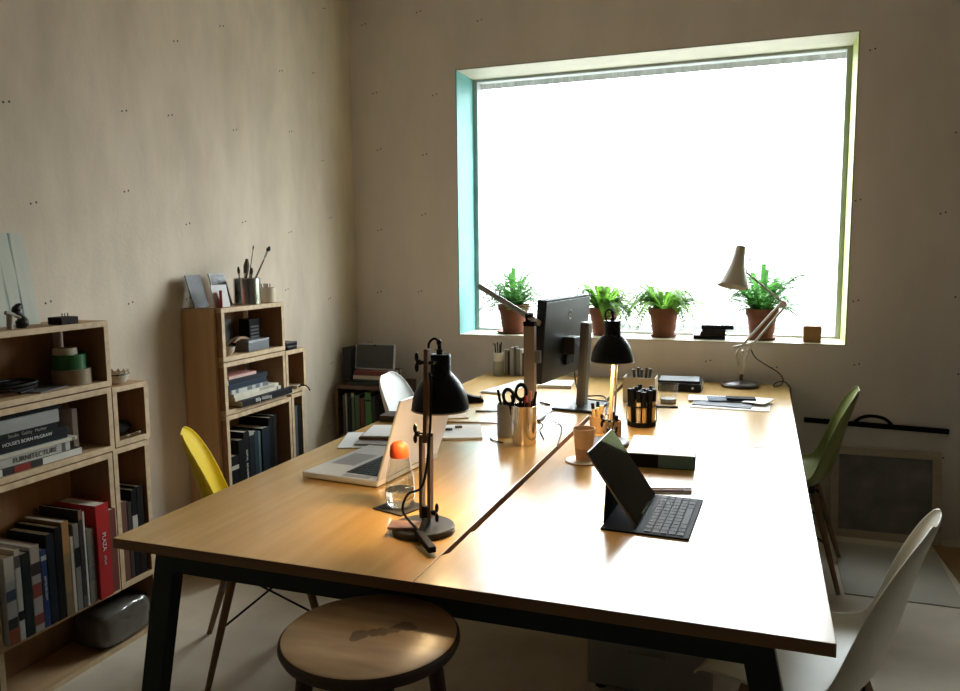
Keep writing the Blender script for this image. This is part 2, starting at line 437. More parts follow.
# flat pile, bottom to top
for (lab, h, dd, t, c, sp, ti, dx, tm) in (
    ('lowest book of the near pile, black and red spine with a white end', .318, .170, .0235, (.05,.05,.045), [(0,.07,(.7,.68,.6)),(.52,1,(.72,.70,.62)),(.20,.38,(.28,.03,.02))], None, .002, None),
    ('pale grey book with FURNITECTURE on its spine', .275, .165, .030, (.50,.49,.44), [(0,.05,(.25,.05,.04)),(.88,.93,(.12,.12,.11))], [('FURNITECTURE', .52, .023)], .000, INKD),
    ('thin cream book between the grey FURNITECTURE book and a dark thin book', .302, .170, .0125, (.62,.58,.47), [(.93,.97,(.3,.27,.2))], None, .004, None),
    ('thin blue-black book with a pale edge, above the thin cream book', .270, .165, .0145, (.025,.032,.036), [(.0,1,(.02,.03,.034))], None, -.004, None),
    ('black book with bold white capitals on its spine', .272, .165, .0235, (.02,.02,.022), None, [("HOUSE'S BORN McGRAW", .44, .0155)], .0, None),
    ('black book with small grey serif title, under the thick silver-grey book', .235, .160, .0220, (.018,.018,.02), None, [('Studio  Gabby  Marker', .52, .015)], -.002, mat('grey_ink', (.32,.31,.28), .6)),
    ('thick silver-grey book near the top of the pile', .240, .160, .042, (.36,.36,.34), [(0,.09,(.04,.04,.04))], None, .0, None),
    ('thin black book topmost on the near flat pile', .255, .165, .0120, (.012,.012,.013), None, None, -.006, None)):
    book(lab, -2.162+dx, y0, zb, h, dd, t, c, True, G, sp, ti, .02, tm); zb += t+.0003
tag(MB().box(-2.32, -2.195, 1.968, 1.99, .7545, .905).build('box_file', mat('brown_grey_card', (.20,.155,.12), .8), bevel=.002), 'brown card box file standing behind the flat book pile', 'file')

G = 'upright books in the tall crates beside the red book'
zz = .216+PT+.0005
def yb(px): return None
# y positions along the shelf front
rows = [
 (1.624, .034, .278, .165, (.42,.42,.40), [(.0,.18,(.30,.08,.04)),(.18,.3,(.05,.05,.05)),(.5,.62,(.06,.09,.13)),(.72,1,(.55,.54,.50))], None, 'white book with black and rust-red blocks, leftmost on the lower shelf'),
 (1.660, .020, .292, .165, (.60,.59,.54), [(.22,.32,(.02,.02,.02)),(.8,.93,(.1,.1,.1))], None, 'white thin book with a black band low on its spine'),
 (1.682, .030, .270, .160, (.025,.035,.035), None, None, 'dark green-black book left of a white patterned spine'),
 (1.714, .034, .282, .165, (.45,.40,.36), [(.08,.2,(.25,.06,.04)),(.40,.56,(.28,.07,.05)),(.66,.8,(.06,.05,.05))], None, 'white book with red and dark splashes, left of the small blue book'),
 (1.750, .022, .258, .150, (.025,.055,.17), [(.86,.92,(.4,.45,.5))], [('NOTES ON LIGHT', .5, .010)], 'small blue book with pale lettering'),
 (1.774, .030, .300, .170, (.018,.024,.034), None, None, 'navy black book right of the small blue book'),
 (1.806, .026, .312, .172, (.012,.013,.014), None, None, 'black tall book left of the ochre spine'),
 (1.834, .028, .322, .175, (.30,.20,.09), [(0,.25,(.22,.16,.08)),(.66,1,(.42,.24,.09))], None, 'thick ochre and olive book with dull orange spine'),
 (1.864, .012, .262, .165, (.55,.50,.40), None, None, 'cream slim book in front of a grey and black spine'),
 (1.878, .022, .300, .168, (.22,.21,.19), [(.5,.72,(.02,.02,.02))], None, 'grey book with a black block on its spine'),
 (1.902, .016, .340, .172, (.05,.045,.045), [(.0,.12,(.1,.09,.08)),(.9,1,(.25,.13,.09))], None, 'tall black book with a reddish top'),
 (1.920, .008, .330, .172, (.66,.63,.56), None, None, 'very thin white tall book beside black tall spine'),
 (1.931, .030, .262, .150, (.20,.18,.15), [(.3,.5,(.14,.13,.12))], None, 'grey-brown low book left of the thick red book'),
 (1.967, .056, .335, .180, (.46,.022,.022), None, [('PLAZA', .60, .022), ('ATLAS', .40, .012)], 'thick bright red book with white lettering'),
 (2.024, .036, .300, .165, (.18,.05,.035), None, None, 'dark maroon book right of the thick red book'),
]
for (yy, t, h, dd, c, sp, ti, lab) in rows:
    book(lab, -2.128+(.008 if 'bright red' in lab else 0), yy, zz, h, dd, t, c, False, G, sp, ti)
rows = [
 (2.1105, .030, .300, .160, (.16,.07,.05), None, None, 'brown-red book against the left side of the narrow crate'),
 (2.1425, .020, .290, .160, (.06,.045,.04), None, None, 'dark brown narrow book next to brown-red one'),
 (2.164, .026, .330, .165, (.014,.013,.013), [(.55,.7,(.55,.52,.46))], None, 'black book with a white panel on its spine'),
 (2.192, .030, .335, .165, (.02,.015,.014), None, None, 'black tall book at the right end of the lower shelf'),
]
for (yy, t, h, dd, c, sp, ti, lab) in rows:
    book(lab, -2.156, yy, zz, h, dd, t, c, False, G, sp, ti)

# far bookcase: flat pile
G = 'books lying flat in the far bookcase'
zb = .734+PT+.0005
for (lab, y, h, dd, t, c, sp, ti, dx, tm) in (
    ('black bottom book with white script title, sticking out of the far pile', 2.805, .385, .178, .030, (.02,.02,.022), None, [('Billy Wilding', .40, .024)], .028, None),
    ('cream book lying on the black script-title book', 2.775, .345, .160, .0165, (.72,.66,.52), [(.9,.93,(.1,.1,.1))], None, .012, None),
    ('cream book with one dark dot, second above the script-title book', 2.770, .335, .160, .0155, (.74,.69,.56), [(.55,.9,(.45,.42,.34))], None, .010, None),
    ('black and white patterned book under the blue-black volumes', 2.758, .275, .155, .0185, (.16,.18,.20), [(.03,.12,(.6,.6,.58)),(.2,.42,(.62,.62,.6)),(.55,.64,(.5,.5,.5)),(.76,.84,(.55,.55,.55))], None, .004, None),
    ('blue-black book in the middle of the far flat pile', 2.745, .280, .155, .022, (.035,.05,.075), None, None, .0, None),
    ('charcoal book directly below the thin white-edged pink one', 2.745, .290, .155, .022, (.03,.035,.045), [(.0,.02,(.5,.5,.5))], None, .0, None),
    ('pink and white small book on top of the far flat pile', 2.765, .195, .130, .014, (.66,.30,.25), [(.0,1,(.72,.50,.44))], None, -.008, None)):
    book(lab, -2.160+dx, y, zb, h, dd, t, c, True, G, sp, ti, .02, tm); zb += t+.0003
# far bookcase: upright black books
G = 'black upright books in the far bookcase'
yy = 2.736
for (t, h, c, sp, ti, lab) in (
    (.050, .310, (.012,.013,.013), [(.80,.86,(.45,.42,.35))], None, 'black bulky book with yellowed page block, leftmost of the black books'),
    (.044, .372, (.014,.015,.015), None, None, 'black glossy book second from the left in the far bookcase'),
    (.040, .398, (.015,.015,.016), None, [('ROYAL  ACADEMY', .62, .016)], 'black book with white vertical lettering in far bookcase'),
    (.036, .392, (.022,.026,.03), [(.95,1,(.4,.37,.33))], None, 'black book with a pale worn top, right of the white lettering'),
    (.030, .384, (.03,.055,.07), None, None, 'dark teal-blue spine among the black books'),
    (.018, .378, (.16,.22,.24), None, None, 'slim grey-blue spine beside the dark teal one'),
    (.060, .388, (.02,.03,.038), None, None, 'broad blue-black book right of the slim grey-blue spine'),
    (.034, .425, (.013,.014,.015), None, None, 'tall black book behind the broad blue-black one'),
    (.028, .430, (.018,.018,.018), None, None, 'tallest black book at the end of the wide crate')):
    book(lab, -2.158 + (.006 if t > .04 else 0), yy, zz, h, .165, t, c, False, G, sp, ti); yy += t+.0012
book('grey cloth book in the narrow end crate', -2.155, 3.231, zz, .440, .165, .030, (.10,.105,.10), False, G)
book('black book beside the grey cloth one in the narrow end crate', -2.155, 3.2625, zz, .440, .165, .030, (.012,.012,.012), False, G)

# ------------------------------------------------------------------ left bookcase clutter
def rot_z(a): return Mx.Rotation(a, 4, 'Z')
TOPZ = 1.1972
def tape(label, x, y, z, R, h, m, r_in):
    o = thing('tape_roll', label, 'tape', (x, y, z), 0, 'tape rolls stacked in the crate')
    MB().lathe([(r_in, 0), (R, 0), (R, h), (r_in, h), (r_in, 0)], 36, None, False, False).build('tape', m, o, smooth=True)
    MB().lathe([(r_in-.003, .0005), (r_in-.0002, .0005), (r_in-.0002, h-.0005), (r_in-.003, h-.0005), (r_in-.003, .0005)], 36, None, False, False).build('core', mat('card_core', (.4,.3,.2), .8), o)
    return o
zt = .966+PT+.0004
tape('brown parcel tape roll at the bottom of the tape stack', -2.225, 2.005, zt, .062, .052, mat('brown_tape', (.30,.22,.13), .4), .036)
tape('green tape roll in the middle of the stack', -2.228, 2.002, zt+.0524, .053, .050, mat('green_tape', (.018,.13,.025), .4), .034)
tape('small cream tape roll on top of the green one', -2.232, 1.992, zt+.1028, .038, .022, mat('cream_tape', (.62,.55,.38), .5), .024)
# cables and papers in the top crate
c_ = MB(); random.seed(3)
p = [(-2.24+.05*math.cos(a*.9)+random.uniform(-.012,.012), 1.78+.07*math.sin(a*.9)+random.uniform(-.02,.02), zt+.006+.0018*a) for a in range(22)]
tag(c_.tube(smoothpts(p, 5), .005, 6).build('cable_coil', WIRE, smooth=True), 'coil of black cable lying in the top crate of the left bookcase', 'cable')
tag(MB().box(-.06, .06, -.09, .09, 0, .004, Mx.Translation((-2.235, 1.90, zt+.0002)) @ rot_z(.2)).build('notepad', mat('dark_grey_card', (.12,.11,.10), .7)), 'thin dark notepad beside the stacked tape rolls', 'notepad')
# on top: paintings
def streak_mat():
    m = mat('streaked_green_paint', (.56,.55,.44), .55, c2=(.46,.49,.40), scale=7, stretch=(1, 4, .35))
    nt = m.node_tree; N = nt.nodes; L = nt.links; b = N['Principled BSDF']
    tc = [n for n in N if n.type == 'TEX_COORD'][0]; rp0 = [n for n in N if n.type == 'VALTORGB'][0]
    mp = N.new('ShaderNodeMapping'); mp.inputs['Scale'].default_value = (1, 14, .9); mp.inputs['Location'].default_value = (0, .3, .2); L.new(tc.outputs['Object'], mp.inputs[0])
    nz = N.new('ShaderNodeTexNoise'); nz.inputs['Scale'].default_value = 2.4; L.new(mp.outputs[0], nz.inputs['Vector'])
    rr = N.new('ShaderNodeValToRGB'); rr.color_ramp.elements[0].position = .60; rr.color_ramp.elements[1].position = .68
    L.new(nz.outputs['Fac'], rr.inputs['Fac'])
    mx = N.new('ShaderNodeMix'); mx.data_type = 'RGBA'; L.new(rr.outputs['Color'], mx.inputs['Factor']); L.new(rp0.outputs[0], mx.inputs['A']); mx.inputs['B'].default_value = (.05,.12,.11,1)
    L.new(mx.outputs['Result'], b.inputs['Base Color'])
    return m
pn = thing('painting', 'pale green streaked painting leaning on the wall above the left bookcase', 'painting', (-2.278, 1.72, TOPZ+.0005))
pn.rotation_euler = (0, rad(-9.5), 0)
MB().box(-.012, 0, -.19, .225, 0, .305).build('stretcher', mat('raw_canvas', (.6,.57,.5), .9), pn, bevel=.001)
MB().box(0, .0012, -.19, .225, 0, .305).build('canvas', streak_mat(), pn)
pn2 = thing('painting', 'small dark teal painting leaning at the left edge of the shelf top', 'painting', (-2.255, 1.63, TOPZ+.0005))
pn2.rotation_euler = (0, rad(-9.5), 0)
MB().box(-.010, 0, -.09, .100, 0, .135).build('stretcher', mat('raw_canvas', (.6,.57,.5), .9), pn2, bevel=.001)
MB().box(0, .0012, -.09, .100, 0, .135).build('canvas', mat('grey_teal_paint', (.33,.36,.33), .5, c2=(.08,.13,.13), scale=8, stretch=(1,1,.5)), pn2)
# small dark sculpture
sk = thing('figurine', 'small dark bird-like figurine in front of the pale green painting', 'figurine', (-2.20, 1.79, TOPZ))
DK = mat('dark_patinated_bronze', (.02,.017,.015), .4, .3)
mb = MB(); mb.tube(smoothpts([(0,.012,0),(0,.022,.02),(0,.018,.038),(0,.002,.052),(0,.012,.068),(0,.026,.068)], 6), [.013,.014,.015,.017,.019,.020,.019,.018,.016,.014,.012,.011,.010,.010,.010,.010,.011,.012,.012,.012,.013,.013,.012,.011,.011,.010,.010,.009,.008,.006,.004], 12)
mb.build('body', DK, sk, smooth=True)
MB().tube(smoothpts([(0,-.034,.052),(.002,-.015,.046),(.002,.01,.036),(.002,.024,.022)], 6), .007, 10).build('wing', mat('pale_bone', (.40,.36,.30), .6), sk, smooth=True)
MB().cyl((0,-.022,0),(0,-.018,.042), .009, .011, 12).build('foot', mat('pale_bone', (.40,.36,.30), .6), sk, smooth=True)
# dark wooden box with knobs
bx = thing('wooden_box', 'small dark wooden box with tiny knobs on the left bookcase top', 'box', (-2.19, 1.955, TOPZ+.0003), 0)
MB().box(-.03, .03, -.033, .036, 0, .024).build('body', wood_mat('dark_walnut', (.022,.011,.007), (.014,.007,.004), 'y', .6, spec=.15), bx, bevel=.002)
for q in (.008, .018, .030):
    MB().cyl((-.01, q, .0238), (-.01, q, .030), .002).ball((-.01, q, .032), .0032, n=8).build('knob', STEEL, bx, smooth=True)
# spiky bowl
bw = thing('bowl', 'cream bowl with a zigzag rim on the small crate of the left bookcase', 'bowl', (-2.212, 2.175, .9583))
n = 28; mb = MB(); rings = []
for k, (rr, z) in enumerate(((.024,0),(.042,.008),(.050,.026),(.052,.036))):
    rings.append([mb.bm.verts.new((rr*math.cos(2*math.pi*i/n), rr*math.sin(2*math.pi*i/n), z)) for i in range(n)])
rings.append([mb.bm.verts.new((.053*math.cos(2*math.pi*i/n), .053*math.sin(2*math.pi*i/n), .050 if i % 2 else .036)) for i in range(n)])
for a, b in zip(rings, rings[1:]):
    for i in range(n): mb.bm.faces.new((a[i], a[(i+1)%n], b[(i+1)%n], b[i]))
mb.bm.faces.new(rings[0][::-1])
o = mb.build('body', mat('cream_ceramic', (.66,.58,.46), .4), bw); md = o.modifiers.new('s', 'SOLIDIFY'); md.thickness = .003
for i in range(0, n, 2):
    pass
MB().torus((0,0,.037), .0525, .0022, 28, 6).build('rim_line', mat('dark_glaze', (.03,.025,.02), .4), bw, smooth=True)
# black pouch in small crate
random.seed(5)
po = MB(); po.ball((0,0,.028), .05, (.8,1.05,.55), 20)
for v in po.bm.verts: v.co += V((random.uniform(-.004,.004),)*3)
tag(po.build('pouch', mat('black_cloth', (.012,.012,.012), .9), smooth=True, ang=180), 'soft black pouch inside the small square crate', 'pouch').location = (-2.23, 2.19, .741+PT+.0005)
po = MB().tube(smoothpts([(-.0,-.045,.004),(.015,-.02,.012),(.0,.0,.006),(.018,.03,.014),(.0,.045,.004)], 5), .0045, 6)
tag(po.build('cord', mat('beige_cord', (.4,.34,.26), .8), smooth=True), 'short beige cord lying in front of the black pouch', 'cord').location = (-2.166, 2.185, .741+PT+.0005)
# plastic wrapped package in the lowest crate
pk = thing('package', 'grey plastic-wrapped package lying in the lowest crate', 'package', (-2.222, 2.108, PT+.0008))
mb = MB(); bmesh.ops.create_cube(mb.bm, size=1)
bmesh.ops.subdivide_edges(mb.bm, edges=mb.bm.edges[:], cuts=7, use_grid_fill=True)
random.seed(8)
for v in mb.bm.verts:
    u = v.co.copy(); L8 = (abs(u.x*2)**5+abs(u.y*2)**5+abs(u.z*2)**5)**(1/5)
    u = u/max(L8, 1e-6) if L8 > 0 else u
    nzv = .04*math.sin(14*u.x+9*u.z)*math.cos(11*u.y+3*u.x)
    v.co = V((u.x*.158, u.y*.236, .066+u.z*(.130+.006*nzv*8)))
    v.co.x += nzv*.06; v.co.y += nzv*.08
    v.co.z = max(v.co.z, 0)
mb.build('bundle', mat('grey_brown_bundle', (.16,.14,.12), .8, c2=(.10,.09,.075), scale=20), pk, smooth=True, ang=180)
mb = MB(); bmesh.ops.create_cube(mb.bm, size=1)
bmesh.ops.subdivide_edges(mb.bm, edges=mb.bm.edges[:], cuts=13, use_grid_fill=True)
for v in mb.bm.verts:
    u = v.co.copy(); L8 = (abs(u.x*2)**5+abs(u.y*2)**5+abs(u.z*2)**5)**(1/5); u = u/max(L8, 1e-6)
    w = random.uniform(-.003, .003)
    v.co = V((u.x*(.172+w), u.y*(.250+w), .072+u.z*(.143+w))); v.co.z = max(v.co.z, 0)
mb.build('plastic_wrap', glass_mat('crinkled_clear_plastic', (.9,.9,.88), .05, .12, .25), pk, smooth=True, ang=180)

# ------------------------------------------------------------------ far bookcase clutter
def lean_card(name, label, cat, x, y, z, w, h, th, tilt, m, rz=0., border=None, group=None):
    o = thing(name, label, cat, (x, y, z), 0, group); o.rotation_euler = (0, rad(-tilt), rz)
    MB().box(-th, 0, -w/2, w/2, 0, h).build('board', border or m, o, bevel=.0008)
    e = .006 if border else .0
    MB().box(0, .0008, -w/2+e, w/2-e, e, h-e).build('picture', m, o)
    return o
lean_card('postcard', 'dark grey card leaning on the wall above the far bookcase', 'card', -2.268, 2.738, TOPZ+.0006, .105, .145, .004, 16, mat('charcoal_print', (.10,.10,.10), .5, c2=(.04,.04,.04), scale=12), .1)
lean_card('framed_print', 'black and white framed print leaning near the steel brush tin', 'print', -2.258, 2.880, TOPZ+.0006, .115, .148, .006, 15, mat('black_white_photo', (.35,.36,.37), .3, c2=(.02,.022,.025), scale=14, stretch=(1,1,2)), .05, mat('white_border', (.7,.7,.68), .5))
lean_card('greeting_card', 'small white card standing in front of the two leaning prints', 'card', -2.192, 2.778, TOPZ+.0006, .090, .098, .003, 12, mat('white_card', (.78,.78,.78), .6), -.12)
o = thing('notebook', 'slim red notebook standing beside the small white card', 'notebook', (-2.163, 2.722, TOPZ+.0006)); o.rotation_euler = (0, rad(-6), rad(-52))
MB().box(-.055, 0, 0, .002, 0, .075).box(-.055, 0, .010, .012, 0, .075).box(-.002, 0, .002, .010, 0, .075).build('cover', mat('red_cover', (.55,.06,.07), .5), o)
MB().box(-.053, -.002, .0021, .0099, .001, .074).build('pages', PAGES, o)
# tin of brushes
tx, ty = -2.215, 2.985
tn = thing('metal_tin', 'polished steel tin of paint brushes on the far bookcase', 'tin', (tx, ty, TOPZ+.0004))
MB().lathe([(.057,0),(.060,.001),(.060,.118),(.0585,.1185),(.0585,.003),(.0,.003)], 40, None, True, False).build('body', mat('polished_tin', (.55,.53,.48), .18, 1.), tn, smooth=True)
MB().torus((0,0,.118), .0595, .0014, 40, 6).build('rim', STEEL, tn, smooth=True)
def brush(label, top, base, rh, ferr, bl, bw, hm, bm_, grp='paint brushes in the steel tin'):
    b0, t0 = V(base), V(top); d = (t0-b0); L = d.length; d.normalize()
    o = thing('paint_brush', label, 'brush', base, 0, grp)
    T = t0-b0
    e1 = T*(1-(ferr+bl)/L); e2 = T*(1-bl/L)
    MB().tube([V((0,0,0)), e1*.5, e1], [rh*.55, rh*1.1, rh*.8], 10).build('handle', hm, o, smooth=True)
    MB().tube([e1, e2], [rh*.9, bw*.9], 10).build('ferrule', STEEL, o, smooth=True)
    MB().tube([e2, e2+(T-e2)*.5, T], [bw*.9, bw*1.15, bw*.5], 10).build('bristles', bm_, o, smooth=True)
HW = wood_mat('brush_handle_dark', (.10,.06,.04), (.06,.035,.025), 'z'); BR = mat('brush_hair', (.13,.10,.075), .9, scale=50, stretch=(3,3,.2)); BRD = mat('dark_brush_hair', (.03,.025,.02), .9)
zt0 = TOPZ+.006
brush('short dark brush at the left of the steel tin', (tx-.005, ty-.050, TOPZ+.172), (tx-.01, ty-.030, zt0), .004, .015, .03, .006, HW, BRD)
brush('wide grey-haired paint brush with blunt tip', (tx+.005, ty+.002, TOPZ+.206), (tx, ty-.03, zt0), .005, .03, .065, .012, HW, BR)
brush('short brush with brown hair behind tin rim', (tx+.015, ty+.020, TOPZ+.166), (tx+.01, ty-.005, zt0), .004, .02, .03, .008, HW, BR)
brush('very thin long brush standing tallest in the tin', (tx+.0, ty+.062, TOPZ+.268), (tx-.02, ty+.012, zt0), .0022, .02, .02, .0028, HW, BRD)
brush('long slanting brush with round dark head', (tx+.02, ty+.158, TOPZ+.262), (tx+.005, ty-.03, zt0), .0042, .05, .028, .0085, HW, BRD)
# candle jar
cj = thing('candle_jar', 'cream candle jar holding short sticks, next to the brush tin', 'jar', (-2.200, 3.118, TOPZ+.0004))
MB().lathe([(.037,0),(.039,.002),(.039,.070),(.037,.071),(.037,.045),(0,.045)], 32, None, True, False).build('body', mat('cream_wax_glass', (.72,.62,.46), .35), cj, smooth=True)
for i in range(6):
    MB().cyl((-.018+.006*i, -.012+.008*(i%3), .0452), (-.022+.007*i, -.016+.010*(i%3), .089), .0022, n=6).build('stick', mat('brown_stick', (.16,.10,.07), .8), cj)
# inside top crate
cz = .966+PT+.0005
o = thing('picture_frame', 'dark framed picture standing inside the top far crate', 'frame', (-2.285, 2.92, cz)); o.rotation_euler = (0, rad(-6), 0)
MB().box(-.01, 0, -.055, .055, 0, .145).build('frame', mat('dark_brown_frame', (.035,.025,.02), .5), o, bevel=.001)
MB().box(0, .001, -.045, .045, .01, .135).build('picture', mat('dark_olive_print', (.05,.045,.035), .4), o)
o = thing('radio', 'small black radio with a slotted front inside the top far crate', 'radio', (-2.25, 3.03, cz))
MB().box(-.03, .03, -.035, .045, 0, .140).build('body', BLACK, o, bevel=.003)
for i in range(6): MB().box(.030, .0312, -.025, .035, .02+.016*i, .028+.016*i).build('grille_slot', mat('grey_plastic', (.06,.06,.06), .5), o)
o = thing('bowl', 'small pale scalloped bowl inside the top far crate', 'bowl', (-2.19, 2.785, cz))
MB().lathe([(.018,0),(.033,.014),(.038,.036),(.0365,.036),(.031,.015),(.017,.003),(0,.003)], 24, None, True, False).build('body', mat('cream_ceramic', (.66,.58,.46), .4), o, smooth=True)
MB().torus((0,0,.036), .037, .002, 24, 6).build('rim', mat('cream_ceramic_rim', (.5,.42,.32), .5), o)
o = thing('metal_tray_box', 'grey metal box on the floor of the top far crate', 'box', (-2.20, 2.985, cz))
MB().box(-.035, .035, -.075, .08, 0, .044).build('body', mat('dark_zinc', (.16,.17,.18), .4, .6), o, bevel=.002)
MB().box(-.036, .036, -.076, .081, .0445, .050).build('lid', mat('dark_zinc_lid', (.24,.25,.26), .4, .6), o, bevel=.001)
o = thing('driftwood', 'curved brown driftwood lying over the bowl and metal box', 'driftwood', (-2.20, 2.875, cz+.0505))
MB().tube(smoothpts([(.0,-.075,-.008),(.0,-.03,.010),(.01,.03,.014),(.0,.09,.002)], 6), [.003+.006*math.sin(math.pi*i/18) for i in range(19)], 8).build('stem', mat('driftwood_brown', (.16,.08,.045), .7), o, smooth=True)
MB().tube(smoothpts([(.02,-.05,.0),(.02,-.01,.016),(.02,.04,.010)], 6), [.002+.004*math.sin(math.pi*i/12) for i in range(13)], 8).build('twig', mat('driftwood_light', (.35,.24,.14), .7), o, smooth=True)
# black little stack on small crate
G = 'small black cases on the small far crate'
for i, (a, dz, lab) in enumerate(((.05,.0,'lower of two black cases on the small far crate'), (-.06,.0192,'upper of two black cases on the small far crate'))):
    o = thing('small_case', lab, 'case', (-2.20, 3.245, .9583+dz), a, G)
    MB().box(-.04, .04, -.045, .045, 0, .012).build('base', BLACK, o, bevel=.002)
    MB().box(-.04, .04, -.045, .045, .0122, .0188).build('lid', mat('charcoal_plastic', (.035,.035,.035), .5), o, bevel=.002)
# small crate: headphones and cables
hz = .745+PT+.0005
o = thing('headphones', 'black headphones standing inside the small far crate', 'headphones', (-2.235, 3.232, hz))
M = frame((0,0,.058), (0,1,0), (0,0,1), (1,0,0))
MB().torus((0,0,0), .040, .0055, 24, 8, M, 0, math.pi).build('headband', BLACK, o, smooth=True)
for s in (-1, 1):
    e = MB().ball((0, s*.040, .034), .030, (.7,.42,1.13), 16).build('earcup', BLACK, o, smooth=True)
    MB().torus((0,0,0), .017, .004, 20, 6, frame((0, s*.040-.014*s, .034), (1,0,0), (0,0,1), (0,1,0))).build('cushion', mat('grey_foam', (.20,.19,.18), .8), e, smooth=True)
o = MB().tube(smoothpts([(-2.17,3.205,hz+.004),(-2.155,3.23,hz+.012),(-2.15,3.262,hz+.004),(-2.142,3.29,hz+.010),(-2.130,3.305,hz+.006),(-2.122,3.318,hz-.008),(-2.118,3.325,hz-.022)], 6), .0035, 6).build('cable', WIRE, smooth=True)
tag(o, 'black cable hanging out of the small far crate', 'cable')
tag(MB().box(-.03,.03,-.05,.05,0,.012, Mx.Translation((-2.185,3.278,hz)) @ rot_z(.4)).build('card_wallet', mat('tan_card', (.42,.33,.22), .7), bevel=.002), 'tan card wallet lying in the small far crate', 'wallet')

# ------------------------------------------------------------------ corner cabinet
CX0, CX1, CY0, CY1, CZ = -2.318, -1.953, 3.90, 4.235, .668
DKW = wood_mat('dark_brown_veneer', (.13,.075,.04), (.085,.048,.026), 'x', .5)
cb = thing('low_cabinet', 'low dark wooden open cabinet in the corner by the window wall', 'cabinet', ((CX0+CX1)/2, (CY0+CY1)/2, 0))
hw, hd = (CX1-CX0)/2, (CY1-CY0)/2
MB().box(-hw, hw, -hd, hd, CZ-.02, CZ).build('top_panel', DKW, cb, bevel=.001)
for s in (-1, 1): MB().box(s*hw - (.018 if s > 0 else 0), s*hw + (.018 if s < 0 else 0), -hd, hd, 0, CZ-.0201).build('side_panel', DKW, cb, bevel=.001)
for zq in (.06, .352): MB().box(-hw+.0182, hw-.0182, -hd+.004, hd, zq, zq+.018).build('shelf', DKW, cb)
MB().box(-hw+.0182, hw-.0182, hd-.006, hd, .08, CZ-.0202).build('back_panel', DKW, cb)
G = 'books in the dark corner cabinet'
def cbook(x, t, h, c, lab, sp=None):
    # spine facing -y
    o = book(lab, x, CY0+.02, .3705, h, .17, t, c, False, G, sp); o.rotation_euler = (0, 0, -math.pi/2)
    o.location = (x, CY0+.025, .3705)
xx = CX0+.035
for t, h, c, lab, sp in ((.014,.235,(.10,.10,.09),'dark grey thin book, leftmost in the corner cabinet',None),
    (.010,.245,(.42,.46,.44),'pale thin book at the left of the corner cabinet',None),
    (.024,.225,(.03,.032,.03),'black book right of the pale thin one',None),
    (.020,.250,(.10,.16,.11),'grey-green book with pale top in the corner cabinet',[(.9,1,(.35,.4,.34))]),
    (.032,.240,(.10,.14,.08),'olive book left of the brown spine in the cabinet',None),
    (.028,.222,(.16,.06,.045),'reddish brown book in the corner cabinet',None),
    (.040,.258,(.085,.24,.075),'broad leaf-green book in the corner cabinet',[(.80,.84,(.02,.05,.02))]),
    (.026,.236,(.05,.06,.05),'dark green-grey book right of the leaf-green one',None),
    (.022,.230,(.02,.02,.02),'black slim book near the right of the corner cabinet',None),
    (.026,.245,(.015,.015,.016),'black book at the right end of the corner cabinet',None)):
    cbook(xx, t, h, c, lab, sp); xx += t+.003
# on top
tag(MB().box(-.13, .15, -.10, .09, 0, .016, Mx.Translation((-2.125, 4.035, CZ+.0005)) @ rot_z(.05)).build('laptop', mat('closed_black_laptop', (.02,.022,.022), .35), bevel=.004), 'closed black laptop lying under the screen and books on the corner cabinet', 'laptop')
tag(MB().box(-.028, .028, -.06, .06, 0, .190).build('speaker', mat('black_grille', (.022,.026,.025), .6, scale=80, bump=.2), bevel=.004), 'upright dark grey speaker at the left on the corner cabinet', 'speaker').location = (-2.289, 4.06, CZ+.0172)
zc = CZ+.0172
for i, (lab, t, c, dx) in enumerate((('dark green folder under the maroon book on the corner cabinet', .012, (.05,.08,.06), .004), ('cream stack of paper between folder and maroon book', .022, (.62,.53,.40), .0), ('maroon book below the silver-framed screen', .026, (.17,.045,.035), .006))):
    o = book(lab, 0, 0, 0, .235, .17, t, c, True, 'flat things under the framed screen')
    o.rotation_euler = (0, 0, -math.pi/2); o.location = (-2.232+dx, 3.965, zc); zc += t+.0004
sc = thing('framed_screen', 'silver-framed dark screen standing on the books of the corner cabinet', 'screen', (-2.128, 4.035, zc)); sc.rotation_euler = (rad(-8), 0, 0)
SILV = mat('silver_plastic', (.55,.56,.55), .4)
MB().box(-.128, .128, -.004, .012, 0, .150).build('bezel', SILV, sc, bevel=.003)
MB().box(-.119, .122, -.0052, -.0042, .008, .146).build('display', mat('dead_screen', (.050,.054,.052), .4), sc)
MB().box(-.006, .006, -.0066, -.0053, .138, .148).build('clip', BLACK, sc)
o = MB().tube(smoothpts([(-1.985,4.06,zc+.004),(-1.965,4.03,zc-.004),(-1.945,3.99,zc-.03),(-1.93,3.96,CZ-.02),(-1.925,3.94,CZ-.12),(-1.93,3.93,CZ-.3)], 6), .0035, 6).build('cable', WIRE, smooth=True)
tag(o, 'black cable hanging from the framed screen past the cabinet edge', 'cable')

